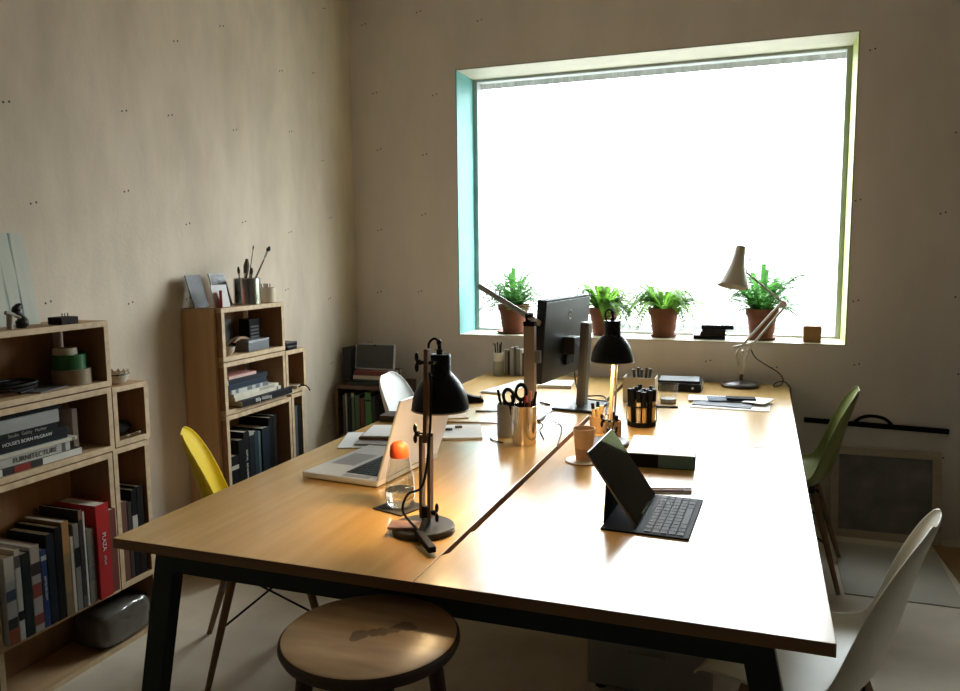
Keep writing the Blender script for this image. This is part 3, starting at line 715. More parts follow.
# ------------------------------------------------------------------ moulded chairs
def shell_mesh(m, parent):
    prof = [ # x, z, half width, edge curl
        (.212,.405,.185,.004),(.200,.425,.200,.010),(.150,.432,.215,.018),(.080,.424,.225,.030),(.0,.418,.230,.040),(-.070,.420,.232,.050),
        (-.120,.436,.232,.058),(-.158,.475,.230,.066),(-.180,.530,.228,.066),(-.196,.600,.222,.058),(-.212,.670,.210,.048),(-.230,.735,.190,.036),(-.246,.785,.160,.024),(-.256,.815,.115,.014),(-.260,.829,.060,.008)]
    P = [V((a,0,b)) for a,b,_,_ in prof]; nseg = 16; mb = MB(); rows = []
    for i, (x, z, w, cu) in enumerate(prof):
        t = (P[min(i+1,len(P)-1)]-P[max(i-1,0)]).normalized()
        nrm = V((-t.z, 0, t.x))
        if nrm.z < 0 and i < 5: nrm = -nrm
        nrm = V((t.z, 0, -t.x)) if V((t.z,0,-t.x)).dot(V((.6,0,.8))) > 0 else V((-t.z,0,t.x))
        row = []
        for k in range(nseg+1):
            u = -1+2*k/nseg
            yy = w*math.sin(u*math.pi/2*.96)/math.sin(math.pi/2*.96)
            row.append(mb.bm.verts.new(P[i] + nrm*cu*abs(u)**2.6 + V((0,yy,0))))
        rows.append(row)
    for a, b in zip(rows, rows[1:]):
        for k in range(nseg): mb.bm.faces.new((a[k], a[k+1], b[k+1], b[k]))
    o = mb.build('seat_shell', m, parent, smooth=True, ang=180)
    md = o.modifiers.new('thick', 'SOLIDIFY'); md.thickness = .006; md.offset = 1
    md = o.modifiers.new('sub', 'SUBSURF'); md.levels = 1; md.render_levels = 2
    return o
LEGW = wood_mat('beech_leg', (.26,.15,.075), (.19,.105,.05), 'z', .5)
def shell_chair(label, loc, rz, m):
    t = thing('shell_chair', label, 'chair', loc, rz, 'moulded shell chairs around the desk')
    shell_mesh(m, t)
    tops, bots = {}, {}
    for sx in (1, -1):
        for sy in (1, -1):
            a = V((sx*.105, sy*.095, .385)); b = V((sx*.205-.01, sy*.215, 0)); tops[sx,sy] = a; bots[sx,sy] = b
            MB().cyl(b, a, .0095, .016, 14).build('leg', LEGW, t, smooth=True)
    mb = MB()
    mb.bar((-.12,0,.398), (.12,0,.398), .03, .004).bar((0,-.11,.398), (0,.11,.398), .03, .004)
    for k in tops: mb.cyl(tops[k]*.9+V((0,0,.035)), (tops[k].x*.9, tops[k].y*.9, .412), .012, n=10)
    mb.build('mount', BLACKM, t)
    def at(k, z): 
        a, b = tops[k], bots[k]; return a+(b-a)*((a.z-z)/(a.z-b.z))
    for p, q in (((1,1),(1,-1)), ((1,-1),(-1,-1)), ((-1,-1),(-1,1)), ((-1,1),(1,1))):
        MB().cyl(at(p,.355), at(q,.185), .004, n=8).build('strut', BLACKM, t)
        MB().cyl(at(q,.355), at(p,.185), .004, n=8).build('strut', BLACKM, t)
    for k in tops:
        c = at(k, .185); MB().ball(c, .013, (1,1,1), 10).build('bolt', BLACKM, t, smooth=True)
    return t
YEL = mat('yellow_polypropylene', (.80,.58,.008), .45, c2=(.78,.55,.006)); WHT = mat('white_polypropylene', (.80,.80,.78), .4); GRN = mat('olive_polypropylene', (.22,.24,.07), .4); CRM = mat('cream_polypropylene', (.82,.79,.67), .4)
shell_chair('bright yellow shell chair between the left bookcase and the desk', (-1.625, 2.235, 0), rad(38), YEL)
shell_chair('white shell chair at the far left of the desk near the corner cabinet', (-1.49, 3.46, 0), rad(8), WHT)
shell_chair('olive green shell chair on the right of the desk near the leaning board', (.140, 3.62, 0), math.pi-rad(5), GRN)
shell_chair('cream white shell chair nearest the camera, right of the desk', (.128, 1.950, 0), math.pi-rad(16), CRM)

# ------------------------------------------------------------------ stool
SX, SY, SH = -.712, 1.302, .672
st = thing('wooden_stool', 'round wooden stool with stained worn seat at the front of the desk', 'stool', (SX, SY, 0))
stool_top = mat('worn_stool_wood', (.54,.36,.19), .36, c2=(.32,.19,.09), scale=9, stretch=(.5,2,1), spec=.5)
nt = stool_top.node_tree; N = nt.nodes; L = nt.links
tc = [n for n in N if n.type == 'TEX_COORD'][0]; rp0 = [n for n in N if n.type == 'VALTORGB'][0]
# dark dumb-bell shaped stain near the middle (wear with a shape of its own)
sp = N.new('ShaderNodeSeparateXYZ'); L.new(tc.outputs['Object'], sp.inputs[0])
nz = N.new('ShaderNodeTexNoise'); nz.inputs['Scale'].default_value = 22; nz.inputs['Detail'].default_value = 4; L.new(tc.outputs['Object'], nz.inputs['Vector'])
wob = math_node(nt, 'MULTIPLY', math_node(nt, 'SUBTRACT', nz.outputs['Fac'], .5), .045)
best = None
for cx, cy, R in ((-.014,-.018,.021), (.006,-.004,.013), (.026,.012,.013), (.044,.030,.021), (.058,.040,.021)):
    dx = math_node(nt, 'SUBTRACT', sp.outputs['X'], cx); dy = math_node(nt, 'SUBTRACT', sp.outputs['Y'], cy)
    dd = math_node(nt, 'SQRT', math_node(nt, 'ADD', math_node(nt, 'MULTIPLY', dx, dx), math_node(nt, 'MULTIPLY', dy, dy)))
    v_ = math_node(nt, 'SUBTRACT', dd, R)
    best = v_ if best is None else math_node(nt, 'MINIMUM', best, v_)
msk = math_node(nt, 'LESS_THAN', math_node(nt, 'ADD', best, wob), 0.)
mx = N.new('ShaderNodeMix'); mx.data_type = 'RGBA'; L.new(math_node(nt, 'MULTIPLY', msk, .8), mx.inputs['Factor']); L.new(rp0.outputs[0], mx.inputs['A']); mx.inputs['B'].default_value = (.13,.075,.04,1)
L.new(mx.outputs['Result'], N['Principled BSDF'].inputs['Base Color'])
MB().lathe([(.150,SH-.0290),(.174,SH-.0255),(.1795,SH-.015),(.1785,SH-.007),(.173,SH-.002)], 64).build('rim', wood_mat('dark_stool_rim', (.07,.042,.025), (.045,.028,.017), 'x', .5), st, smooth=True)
MB().lathe([(.173,SH-.0019),(.168,SH),(.10,SH+.0002),(.001,SH+.0002)], 64).build('seat', stool_top, st, smooth=True)
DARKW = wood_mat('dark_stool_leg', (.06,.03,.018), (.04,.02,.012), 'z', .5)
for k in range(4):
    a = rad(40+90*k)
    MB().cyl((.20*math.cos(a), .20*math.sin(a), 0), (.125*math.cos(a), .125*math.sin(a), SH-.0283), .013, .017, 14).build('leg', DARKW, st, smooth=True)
MB().torus((0,0,.22), .1745, .007, 40, 8).build('foot_ring', BLACKM, st, smooth=True)

# ------------------------------------------------------------------ drawer pedestal below the desk
pd = thing('drawer_pedestal', 'pale drawer pedestal standing in the shade under the desk', 'drawers', (-.30, 2.60, 0))
PED = mat('pale_grey_steel', (.30,.29,.26), .5)
MB().box(-.195, .195, -.25, .28, .03, .58).build('body', PED, pd, bevel=.003)
for k in range(3):
    dr = MB().box(-.19, .19, -.268, -.2505, .045+.178*k, .045+.178*k+.17).build('drawer', PED, pd, bevel=.003)
    MB().tube([(-.06,-.268,.17+.178*k),(-.06,-.285,.17+.178*k),(.06,-.285,.17+.178*k),(.06,-.268,.17+.178*k)], .004, 8).build('handle', PED, dr)
for sx in (-1, 1):
    for sy in (-1, 1): MB().cyl((sx*.16, sy*.2, 0), (sx*.16, sy*.2, .0298), .018).build('caster', BLACK, pd)

# ------------------------------------------------------------------ right wall-side things
PLYF = wood_mat('pale_frame_wood', (.48,.40,.29), (.38,.31,.22), 'x', .6)
fb = thing('framed_board', 'large wood-framed grey board leaning on the wall behind the olive chair', 'board', (.60, 4.115, .0005)); fb.rotation_euler = (rad(-15), 0, 0)
W2, H2, bw_ = .245, .445, .038
MB().box(-W2, W2, 0, .022, 0, bw_).build('frame_rail', PLYF, fb, bevel=.002); MB().box(-W2, W2, 0, .022, H2-bw_, H2).build('frame_rail', PLYF, fb, bevel=.002)
for s in (-1, 1): MB().box(min(s*W2, s*(W2-bw_)), max(s*W2, s*(W2-bw_)), 0, .022, bw_+.0002, H2-bw_-.0002).build('frame_stile', PLYF, fb, bevel=.002)
MB().box(-W2+bw_-.004, W2-bw_+.004, .010, .016, bw_-.004, H2-bw_+.004).build('panel', mat('mottled_grey_board', (.25,.225,.19), .7, c2=(.13,.122,.11), scale=8), fb)
tb_ = thing('drawing_rule', 'long black drawing rule with a looped handle fixed on the wall', 'ruler', (.548, YB-.001, .5455)); tb_.rotation_euler = (0, rad(1.6), 0)
MB().box(-.325, .325, -.022, 0, -.012, .012).build('blade', BLACK, tb_, bevel=.003)
MB().tube(smoothpts([(-.09,-.012,.012),(-.065,-.014,.034),(-.03,-.014,.046),(.015,-.014,.046),(.05,-.014,.034),(.075,-.012,.012)], 5), .008, 10).build('handle', BLACK, tb_, smooth=True)
tag(MB().box(0, .5, -.5, .25, 0, .006, Mx.Translation((.82, 3.86, .0004)) @ rot_z(.05)).build('cardboard_sheet', mat('brown_cardboard', (.30,.17,.07), .8), bevel=.001), 'brown cardboard sheet lying on the floor at the right', 'cardboard')
tag(MB().box(0, .44, -.62, .0, 0, .005, Mx.Translation((.36, 4.02, .0003)) @ rot_z(.0)).build('pale_board', mat('pale_hardboard', (.52,.48,.40), .6, scale=4), bevel=.001), 'pale hardboard sheet on the floor in front of the leaning frame', 'board')

# ------------------------------------------------------------------ plants
def fern_leaf(mb, base, az, length, rise, droop, nl, lw, lwid):
    """arching frond with leaflets on both sides"""
    d = V((math.cos(az), math.sin(az), 0)); side = V((-math.sin(az), math.cos(az), 0))
    pts = []
    n = nl
    for i in range(n+1):
        t = i/n
        pts.append(base + d*(length*(t - .12*t*t)) + V((0,0, max(rise*math.sin(t*math.pi*.62) - droop*t*t, -.085))))
    mb.tube([pts[i] for i in range(0, n+1, 2)], .0011, 4)
    for i in range(1, n+1):
        t = i/n; tan = (pts[i]-pts[i-1]).normalized()
        w = lw*(math.sin(math.pi*min(1, t*.9+.12))**.7)
        for s in (-1, 1):
            tip = pts[i] + side*s*w + tan*w*.35 + V((0,0,-w*.18))
            b1 = pts[i]; mid = (b1+tip)/2
            mb.quad(b1, mid - tan*lwid + V((0,0,.001)), tip, mid + tan*lwid + V((0,0,.001)))
def strap_leaf(mb, base, az, length, rise, droop, w, curl=0., lobes=False):
    d = V((math.cos(az), math.sin(az), 0)); side = V((-math.sin(az), math.cos(az), 0)); n = 10; prev = None
    for i in range(n+1):
        t = i/n
        c = base + d*(length*(t-.1*t*t)) + V((0,0, rise*math.sin(t*math.pi*.6) - droop*t*t))
        ww = w*(.25+1.1*math.sin(math.pi*min(1, t*.78+.16))) * (1-.95*max(0, (t-.8)/.2))
        if lobes: ww *= (1.0 + .55*math.sin(i*math.pi))if False else (1.35 if i % 2 else .75)
        cur = [mb.bm.verts.new(c - side*ww + V((0,0,ww*.35))), mb.bm.verts.new(c), mb.bm.verts.new(c + side*ww + V((0,0,ww*.35)))]
        if prev:
            for k in range(2): mb.bm.faces.new((prev[k], prev[k+1], cur[k+1], cur[k]))
        prev = cur
LF = leaf_mat('fern_green', (.20,.40,.05), (.08,.22,.02), .45); LD = leaf_mat('deep_leaf_green', (.10,.28,.06), (.04,.15,.03), .45)
def pot(label, x, y, r, h, saucer, seed, build, m):
    t = thing('potted_plant', label, 'plant', (x, y, SZ+.0005), 0, 'plants on the window sill')
    z0 = 0
    if saucer:
        MB().lathe([(saucer*.85,0),(saucer,.014),(saucer*.95,.014),(saucer*.8,.005),(0,.005)], 36, None, True, False).build('saucer', TERRA, t, smooth=True); z0 = .0055
    MB().lathe([(r*.70,z0),(r*.92,z0+h*.78),(r,z0+h*.78),(r*1.03,z0+h),(r*.93,z0+h),(r*.90,z0+h*.86),(0,z0+h*.86)], 36, None, True, False).build('pot', TERRA, t, smooth=True)
    MB().lathe([(r*.88,z0+h*.862),(r*.5,z0+h*.885),(.002,z0+h*.89)], 24).build('soil', SOIL, t)
    random.seed(seed); mb = MB(); build(mb, V((0,0,z0+h*.9)), r)
    mb.build('foliage', m, t, smooth=True, ang=180)
    return t
def front_ok(a, L):   # keep fronds off the window pane behind
    return min(L, .115/max(.01, math.sin(a))) if math.sin(a) > .05 else L
def fern(nf, length, rise, droop, spread=1.):
    def f(mb, b, r):
        for i in range(nf):
            a = (0 if i % 2 else math.pi) + random.gauss(0, .75); k = random.uniform(.5,1.15)
            L_ = front_ok(a, length*k)
            base = b + V((math.cos(a)*r*.4*random.random(), math.sin(a)*r*.4*random.random(), 0))
            fern_leaf(mb, base, a, L_, rise*random.uniform(.5,1.3), droop*random.uniform(.3,1.5)*k, 20, .030*random.uniform(.8,1.25), .0085)
    return f
def bushy(mb, b, r):
    for i in range(60):
        a = (0 if i % 2 else math.pi) + random.gauss(0, .9); k = random.uniform(.4,1.15)
        fern_leaf(mb, b + V((math.cos(a)*.03, math.sin(a)*.03, 0)), a, front_ok(a, .21*k), .20*random.uniform(.25,1.15), .16*random.uniform(.1,1.5)*k, 9, .032*random.uniform(.8,1.3), .0075)
    for i in range(26):
        a = random.uniform(0, 2*math.pi); k = random.uniform(.4,1.1)
        strap_leaf(mb, b + V((math.cos(a)*.02, math.sin(a)*.02, 0)), a, front_ok(a, .17*k), .20*random.uniform(.3,1.2), .10*random.uniform(.1,1.4)*k, .007*random.uniform(.7,1.3))
    for a, L_, ri, dr in ((2.9,.22,.10,.17),(3.4,.24,.12,.16),(-.2,.17,.22,.02),(.3,.12,.22,.0),(3.1,.26,.14,.12),(3.3,.20,.05,.13),(-.1,.20,.15,.08)):
        fern_leaf(mb, b, a, L_, ri, dr, 13, .030, .0085)
    for a, L_, ri in ((1.9,.05,.23),(2.3,.08,.20),(.6,.11,.22),(.3,.14,.20)):
        strap_leaf(mb, b, a, L_, ri, 0, .010)
def bird(mb, b, r):
    for i in range(44):
        a = (0 if i % 2 else math.pi) + random.gauss(0, 1.); k = random.uniform(.5,1.15)
        strap_leaf(mb, b + V((math.cos(a)*.03, math.sin(a)*.03, 0)), a, front_ok(a, .21*k), .20*random.uniform(.2,1.1), .10*random.uniform(.1,1.3)*k, .011*random.uniform(.6,1.3))
    for i in range(26):
        a = (0 if i % 2 else math.pi) + random.gauss(0, .9); k = random.uniform(.5,1.1)
        fern_leaf(mb, b + V((math.cos(a)*.02, math.sin(a)*.02, 0)), a, front_ok(a, .24*k), .20*random.uniform(.2,1.1), .10*random.uniform(.1,1.3)*k, 8, .040*random.uniform(.8,1.2), .010)
    for a, L_, ri, dr in ((-.12,.33,.22,.0),(-.3,.30,.20,.0),(.1,.27,.20,.02),(3.0,.31,.20,.03),(3.4,.24,.06,.15),(2.4,.12,.18,.0),(3.3,.28,.10,.10)):
        fern_leaf(mb, b, a, L_, ri, dr, 12, .040, .010)
    for a, L_, ri, dr in ((-.62,.26,.06,.10),(-.15,.36,.22,.02),(1.5,.04,.25,.0),(1.2,.08,.22,.0),(2.6,.14,.22,.0)):
        strap_leaf(mb, b, a, L_, ri, dr, .010)
pot('leafy dark green plant in a terracotta pot at the left end of the window sill', -1.385, 4.405, .092, .165, .108, 1, bushy, LD)
pot('fern in a terracotta pot behind the black desk lamp', -.845, 4.400, .085, .155, None, 2, fern(56, .22, .15, .15), LF)
pot('light green fern in a terracotta pot beside the black books on the sill', -.508, 4.395, .083, .155, .076, 7, fern(64, .27, .15, .20), LF)
pot('broad-leaved plant in a terracotta pot behind the cream lamp arm', .004, 4.385, .083, .160, .080, 4, bird, LD)
# books and block on sill
G = 'black notebooks stacked on the sill'
zs = SZ+.0005
for i, (lab, w, dd, t, dx, a, c) in enumerate((('bottom black notebook on the window sill', .165, .11, .020, -.012, .0, (.018,.015,.014)), ('brown-edged notebook second from the bottom on the sill', .130, .10, .018, .008, .1, (.05,.025,.015)), ('small dark notebook third from the bottom on the sill', .120, .10, .014, .012, -.08, (.02,.02,.02)), ('top black notebook overhanging the stack on the sill', .165, .12, .022, .03, .06, (.013,.013,.014)))):
    o = book(lab, 0, 0, 0, w, dd, t, c, True, G); o.rotation_euler = (0, 0, -math.pi/2+a); o.location = (-.248-w/2+dx, 4.325, zs); zs += t+.0004
tag(MB().box(-.042, .042, -.042, .042, 0, .084).build('wooden_block', wood_mat('oiled_wood_block', (.36,.18,.065), (.28,.13,.045), 'x', .5), bevel=.002), 'plain brown wooden cube at the right end of the window sill', 'block').location = (.250, 4.345, SZ+.0004)

# ------------------------------------------------------------------ black desk lamps with wooden arms
LW = wood_mat('walnut_slat', (.20,.115,.065), (.14,.08,.045), 'z', .5)
LWL = wood_mat('lamplit_wood_slat', (.62,.42,.20), (.52,.34,.15), 'z', .5)  # far lamp's arm coloured pale as if lit by its bulb
WARM = (1., .70, .36)
def desk_lamp(label, base, rz, wood, arm_base, joint, arm_top, shade_c, rim_r, watts, cordpts=None):
    """all points relative to base centre, in desk_lamp axes"""
    t = thing('desk_lamp', label, 'lamp', base, rz, 'black lamps with wooden arms on the desk')
    MB().lathe([(.076,0),(.078,.002),(.078,.012),(.075,.015),(0,.015)], 48, None, True, False).build('base', mat('dark_iron', (.018,.018,.018), .42, spec=.35), t, smooth=True)
    ab, jo, at_, sc_ = V(arm_base), V(joint), V(arm_top), V(shade_c)
    MB().bar((ab.x, ab.y, .0152), (ab.x, ab.y, .060), .016, .020, (1,0,0)).build('bracket', BLACKM, t, bevel=.002)
    off = V((.011, 0, 0))
    for s in (-1, 1):
        MB().bar(ab+off*s+V((0,0,.03)), jo+off*s, .008, .022, (0,1,0)).build('lower_arm', wood, t, bevel=.001)
    MB().bar(jo-V((0,0,.02))-off*.0, at_, .010, .022, (0,1,0)).build('upper_arm', wood, t, bevel=.001)
    def wing(c, dx):
        w = MB().cyl(V(c)+V((-.018*dx,0,0)), V(c)+V((.018*dx,0,0)), .0045, n=10)
        w.build('bolt', BLACKM, t)
        MB().cyl(V(c)+V((.0185*dx,0,0)), V(c)+V((.028*dx,0,0)), .0075, n=10).ball(V(c)+V((.029*dx,.0,.013)), .0105, (.5,.6,1.15), 10).ball(V(c)+V((.029*dx,.0,-.013)), .0105, (.5,.6,1.15), 10).build('wing_nut', BLACKM, t, smooth=True)
    wing(jo, -1); wing(at_-V((0,0,.034)), -1); wing(ab+V((0,0,.045)), 1)
    # shade: bell
    R = rim_r; H = R*1.26
    prof = [(R,0),(R*1.0,.004),(R*.985,H*.16),(R*.94,H*.34),(R*.85,H*.54),(R*.71,H*.74),(R*.55,H*.90),(R*.42,H*1.0),(R*.385,H*1.05),(R*.385,H*1.50),(R*.36,H*1.53),(.006,H*1.53)]
    inner = [(max(a-.003,.004), b-.002) for a, b in prof[:-1]][::-1]
    M = Mx.Translation(sc_)
    sh = MB().lathe(prof + [(.004, H*1.51)] + [(a, max(b,.0)) for a, b in inner] , 48, M, False, False).build('lamp_shade', [BLACKM, mat('white_enamel', (.82,.80,.74), .4)], t, smooth=True, ang=50)
    nn = len(prof)
    for i, p in enumerate(sh.data.polygons):
        if i // 48 >= nn: p.material_index = 1
    MB().torus(sc_, R, .0022, 48, 6).build('shade_rim', mat('lamplit_rim', (.55,.50,.42), .4), sh, smooth=True)  # ring coloured pale to imitate the lamplit lip of the shade
    capz = sc_+V((0,0,H*1.53))
    MB().bar(at_-V((0,0,.034)), sc_+V((0,0,H*1.3)), .014, .006).build('shade_bracket', BLACKM, t)
    MB().cyl(capz, capz+V((0,0,.012)), .008, n=12).cyl(capz+V((0,0,.012)), capz+V((0,0,.030)), .005, n=12).ball(capz+V((0,-.002,.030)), .007, (1,1,1.2), 10).build('cord_grip', BLACKM, t, smooth=True)
    pts = [capz+V((0,0,.032)), capz+V((-.012,-.006,.040)), capz+V((-.024,-.012,.026)), capz+V((-.016,-.022,.0)), capz+V((.012,-.034,-.018)), capz+V((.030,-.032,-.045)), capz+V((.024,-.040,-.058)), capz+V((-.004,-.055,-.050)), at_+V((.012,-.012,-.06))]
    pts += [at_*.55+jo*.45+V((.016,-.010,0)), jo+V((.016,-.014,0)), jo*.5+ab*.5+V((.0,-.02,0))]
    if cordpts: pts += [V(p) for p in cordpts]
    MB().tube(smoothpts(pts, 6), .0032, 8).build('cord', WIRE, t, smooth=True)
    # bulb
    bc = sc_+V((0,0,H*.55))
    MB().ball(bc, .021, (1,1,1.2), 16).cyl(bc+V((0,0,.02)), bc+V((0,0,H*.6)), .012, n=12).build('bulb', mat('glowing_bulb', (1,.85,.6), .4, emis=(1.,.72,.38), estr=30.), t, smooth=True)
    ld = bpy.data.lights.new('bulb_light', 'POINT'); ld.energy = watts; ld.color = WARM; ld.shadow_soft_size = .025
    lo = bpy.data.objects.new('bulb_light', ld); COL.objects.link(lo); lo.parent = t; lo.location = bc - V((0,0,.032))
    return t
L1 = desk_lamp('black desk lamp with dark wooden arm nearest the camera, beside the carafe', (-.772, 1.700, TZ+.0004), 0., LW,
     (.004, .010, 0), (.002, .022, .238), (.006, .030, .450), (.002, .116, .284), .074, 6.0,
     [(-.038,-.004,.090), (-.045,-.022,.055), (-.018,-.035,.030), (.004,-.050,.024), (.022,-.075,.020)])
MB().bar((.018,-.070,.022), (.086,-.142,.012), .020, .015).build('inline_switch', BLACK, L1, bevel=.003)
MB().bar((.020,-.030,.040), (.028,-.082,.020), .014, .012).build('strain_relief', BLACK, L1, bevel=.003)
desk_lamp('black desk lamp with wooden arm toned as lamplit standing behind the tablet', (-.502, 2.700, TZ+.0004), 0., LWL,
     (.004, .0, 0), (.008, .005, .085), (-.010, .205, .385), (-.000, .083, .288), .077, 6.0)

# ------------------------------------------------------------------ cream balanced-arm lamp
YA = 4.10
CRE = mat('cream_enamel', (.58,.54,.46), .35); BRN = mat('dark_brown_enamel', (.045,.022,.018), .3)
al = thing('balanced_arm_lamp', 'cream balanced-arm lamp on a round brown base by the window', 'lamp', (-.09, YA, TZ+.0004))
def A(x, z, dy=0.): return V((x+.09, dy, z-TZ))
MB().lathe([(.088,0),(.093,.004),(.093,.012),(.086,.020),(.03,.030),(.012,.034),(0,.034)], 48, None, True, False).build('base', BRN, al, smooth=True)
MB().cyl((.004,0,.0335), (.004,0,.060), .009, n=14).build('post', BRN, al, smooth=True)
for s in (-1, 1):
    MB().tube(smoothpts([A(-.086,.790,.012*s), A(-.098,.83,.012*s), A(-.105,.870,.012*s), A(-.109,.905,.012*s), A(-.09,.935,.012*s)], 5), .006, 8).build('spring_bracket', CRE, al, smooth=True)
    MB().tube(smoothpts([A(-.080,.790,.013*s), A(-.062,.84,.013*s), A(-.066,.880,.013*s), A(-.05,.915,.013*s), A(-.047,.935,.013*s)], 5), .006, 8).build('spring_bracket', CRE, al, smooth=True)
    MB().tube([A(-.088,.795,.006*s), A(-.092,.86,.006*s), A(-.082,.92,.006*s)], .006, 10).build('spring', STEEL, al, smooth=True)
MB().cyl(A(-.083,.792,-.02), A(-.083,.792,.02), .009, n=12).build('pivot', BRN, al, smooth=True)
MB().tube([A(-.100,.925,0), A(.085,1.155,0)], .0058, 10).build('lower_arm', CRE, al, smooth=True)
MB().tube([A(-.062,.915,.0), A(.108,1.140,0)], .0058, 10).build('lower_arm', CRE, al, smooth=True)
MB().box(-.052,.052,-.006,.006,-.006,.006, Mx.Translation(A(-.078,.945)) @ Mx.Rotation(rad(-15),4,'Y')).build('cross_link', CRE, al)
MB().cyl(A(.100,1.155,-.014), A(.100,1.155,.014), .017, n=16).build('elbow', CRE, al, smooth=True)
MB().tube([A(.100,1.160,0), A(-.078,1.312,0)], .0055, 10).build('upper_arm', mat('grey_steel_tube', (.25,.23,.20), .35, .5), al, smooth=True)
ax = (A(-.105,1.438) - A(-.136,1.245,-.045)).normalized()
Ms = Mx.Translation(A(-.137,1.240,-.045)) @ ax.to_track_quat('Z','Y').to_matrix().to_4x4()
pr_ = [(.076,0),(.074,.012),(.062,.045),(.048,.080),(.037,.115),(.030,.150),(.027,.200),(.024,.206),(.004,.206)]
MB().lathe(pr_ + [(.003,.203)] + [(max(a-.0025,.003), b-.001 if b else 0) for a, b in pr_[:-1]][::-1], 40, Ms, False, False).build('lamp_shade', CRE, al, smooth=True)
MB().ball((0,0,.055), .024, n=14, M=Ms).build('bulb', mat('unlit_bulb', (.75,.72,.65), .3), al, smooth=True)
MB().cyl(A(-.088,1.325), A(-.078,1.312), .010, n=12).build('shade_joint', BRN, al, smooth=True)
MB().cyl(A(-.055,1.375), A(-.066,1.372), .004, n=8).build('switch', BRN, al)
cp = [(-.045,4.10,.93),(-.02,4.10,.885),(.03,4.10,.850),(.085,4.11,.815),(.110,4.12,.785),(.112,4.12,.760),(.095,4.11,.745),(.075,4.09,.742),(.068,4.085,.750),(.085,4.09,.765),(.115,4.11,.768),(.140,4.14,.745),(.152,4.16,.715),(.158,4.17,.6),(.16,4.18,.4),(.162,4.2,.05),(.165,4.22,.006)]
MB().tube(smoothpts([V(p)-V((-.09,YA,TZ+.0004)) for p in cp], 6), .003, 8).build('cord', mat('brown_cord', (.035,.022,.018), .5), al, smooth=True)

# ------------------------------------------------------------------ laptop
ALUM = mat('aluminium', (.74,.74,.73), .30, .45, c2=(.70,.70,.69))
lp = thing('laptop', 'open silver laptop with black keys on the left desk', 'laptop', (-1.315, 2.000, TZ+.0004), rad(-5.5))
LD_, LW_ = .275, .372      # depth toward hinge (x), width (y)
MB().box(0, LD_, 0, LW_, .003, .021).build('base', ALUM, lp, bevel=.004)
MB().box(.02, LD_-.02, .02, LW_-.02, 0, .0029).build('underside_feet', BLACK, lp)
MB().box(.132, .244, .046, .326, .0205, .0213).build('keyboard_well', mat('black_key_well', (.01,.01,.01), .6, spec=.2), lp)
KEY = mat('black_keys', (.006,.006,.0065), .55, spec=.2)
for rr in range(6):
    n = 14; x0 = .133+rr*.0185
    if rr == 0:
        ws = [1,1,1,1.3,5.2,1.3,1,1,1,.5]
    else: ws = [1]*n
    tot = sum(ws); yy = .048; sc_ = .276/tot
    mb = MB()
    for w in ws:
        mb.box(x0, x0+.0155, yy+.001, yy+w*sc_-.0015, .0214, .0228); yy += w*sc_
    mb.build('key_row', KEY, lp, bevel=.0008)
MB().box(.025, .112, .118, .254, .0205, .0213).build('trackpad', mat('trackpad_grey', (.42,.42,.43), .35, .6), lp)
for yy in (.012, LW_-.037): MB().box(.14, .235, yy, yy+.025, .0205, .0212).build('speaker_grille', mat('grille_grey', (.30,.30,.30), .5, .4), lp)
lid = MB().box(0, .007, .002, LW_-.002, .002, .262)
tl = rad(19); ML = Mx.Translation((LD_-.006, 0, .020)) @ Mx.Rotation(tl, 4, 'Y')
for v in lid.bm.verts: v.co = ML @ v.co
lo = lid.build('lid', ALUM, lp, bevel=.002)
s_ = MB().box(-.0012, -.0002, .012, LW_-.012, .018, .252)
for v in s_.bm.verts: v.co = ML @ v.co
s_.build('display', mat('black_display_glass', (.008,.008,.009), .08), lo)
MB().cyl((LD_-.006, .05, .0195), (LD_-.006, LW_-.05, .0195), .006, n=12).build('hinge', BLACK, lp, smooth=True)

# ------------------------------------------------------------------ paper and small things on the left desk
def sheet(name, label, cat, x, y, z, w, l, t, a, m, group=None):
    o = MB().box(-w/2, w/2, -l/2, l/2, 0, t).build(name, m, bevel=0)
    o.location = (x, y, z); o.rotation_euler = (0, 0, a); return tag(o, label, cat, group)
Z0 = TZ+.0005
sheet('paper_sheet', 'white paper sheets spread under the magazines behind the laptop', 'paper', -1.285, 2.525, Z0, .33, .24, .003, .35, PAPER)
sheet('magazine', 'magazine with grey printed cover behind the laptop, second in its pile', 'magazine', -1.245, 2.535, Z0+.0034, .28, .205, .006, .25, mat('printed_grey_cover', (.5,.46,.44), .4, c2=(.12,.10,.10), scale=18, stretch=(1,3,1)))
sheet('notebook', 'brown-backed notebook on the magazine pile behind the laptop', 'notebook', -1.265, 2.585, Z0+.0098, .26, .19, .008, .22, mat('brown_backing', (.20,.10,.06), .6))
sheet('paper_sheet', 'white paper lying on the brown-backed notebook', 'paper', -1.262, 2.592, Z0+.0182, .255, .185, .004, .24, mat('bright_paper', (.83,.82,.80), .6))
sheet('drawing_pad', 'white drawing pad lying right of the laptop lid', 'pad', -1.095, 2.70, Z0, .22, .22, .008, rad(22), PAPER)
for i, (dx, dy, lab) in enumerate(((-.055,-.04,'small steel binder clip nearest the laptop on the drawing pad'), (-.02,.01,'middle binder clip on the drawing pad'), (.0,.06,'binder clip farthest from laptop on drawing pad'))):
    o = thing('binder_clip', lab, 'clip', (-1.095+dx, 2.70+dy, Z0+.0084), rad(22), 'clips on the drawing pad')
    MB().box(-.014, .014, -.006, .006, 0, .008).build('body', mat('grey_clip', (.10,.10,.10), .4), o, bevel=.002)
    MB().torus((0,.010,.004), .006, .001, 12, 5).build('loop', STEEL, o)
sheet('notebook', 'small dark wooden-toned box notebook at the left edge of the desk', 'notebook', -1.43, 2.86, Z0, .075, .10, .024, .1, mat('dark_brown_box', (.05,.028,.018), .5))
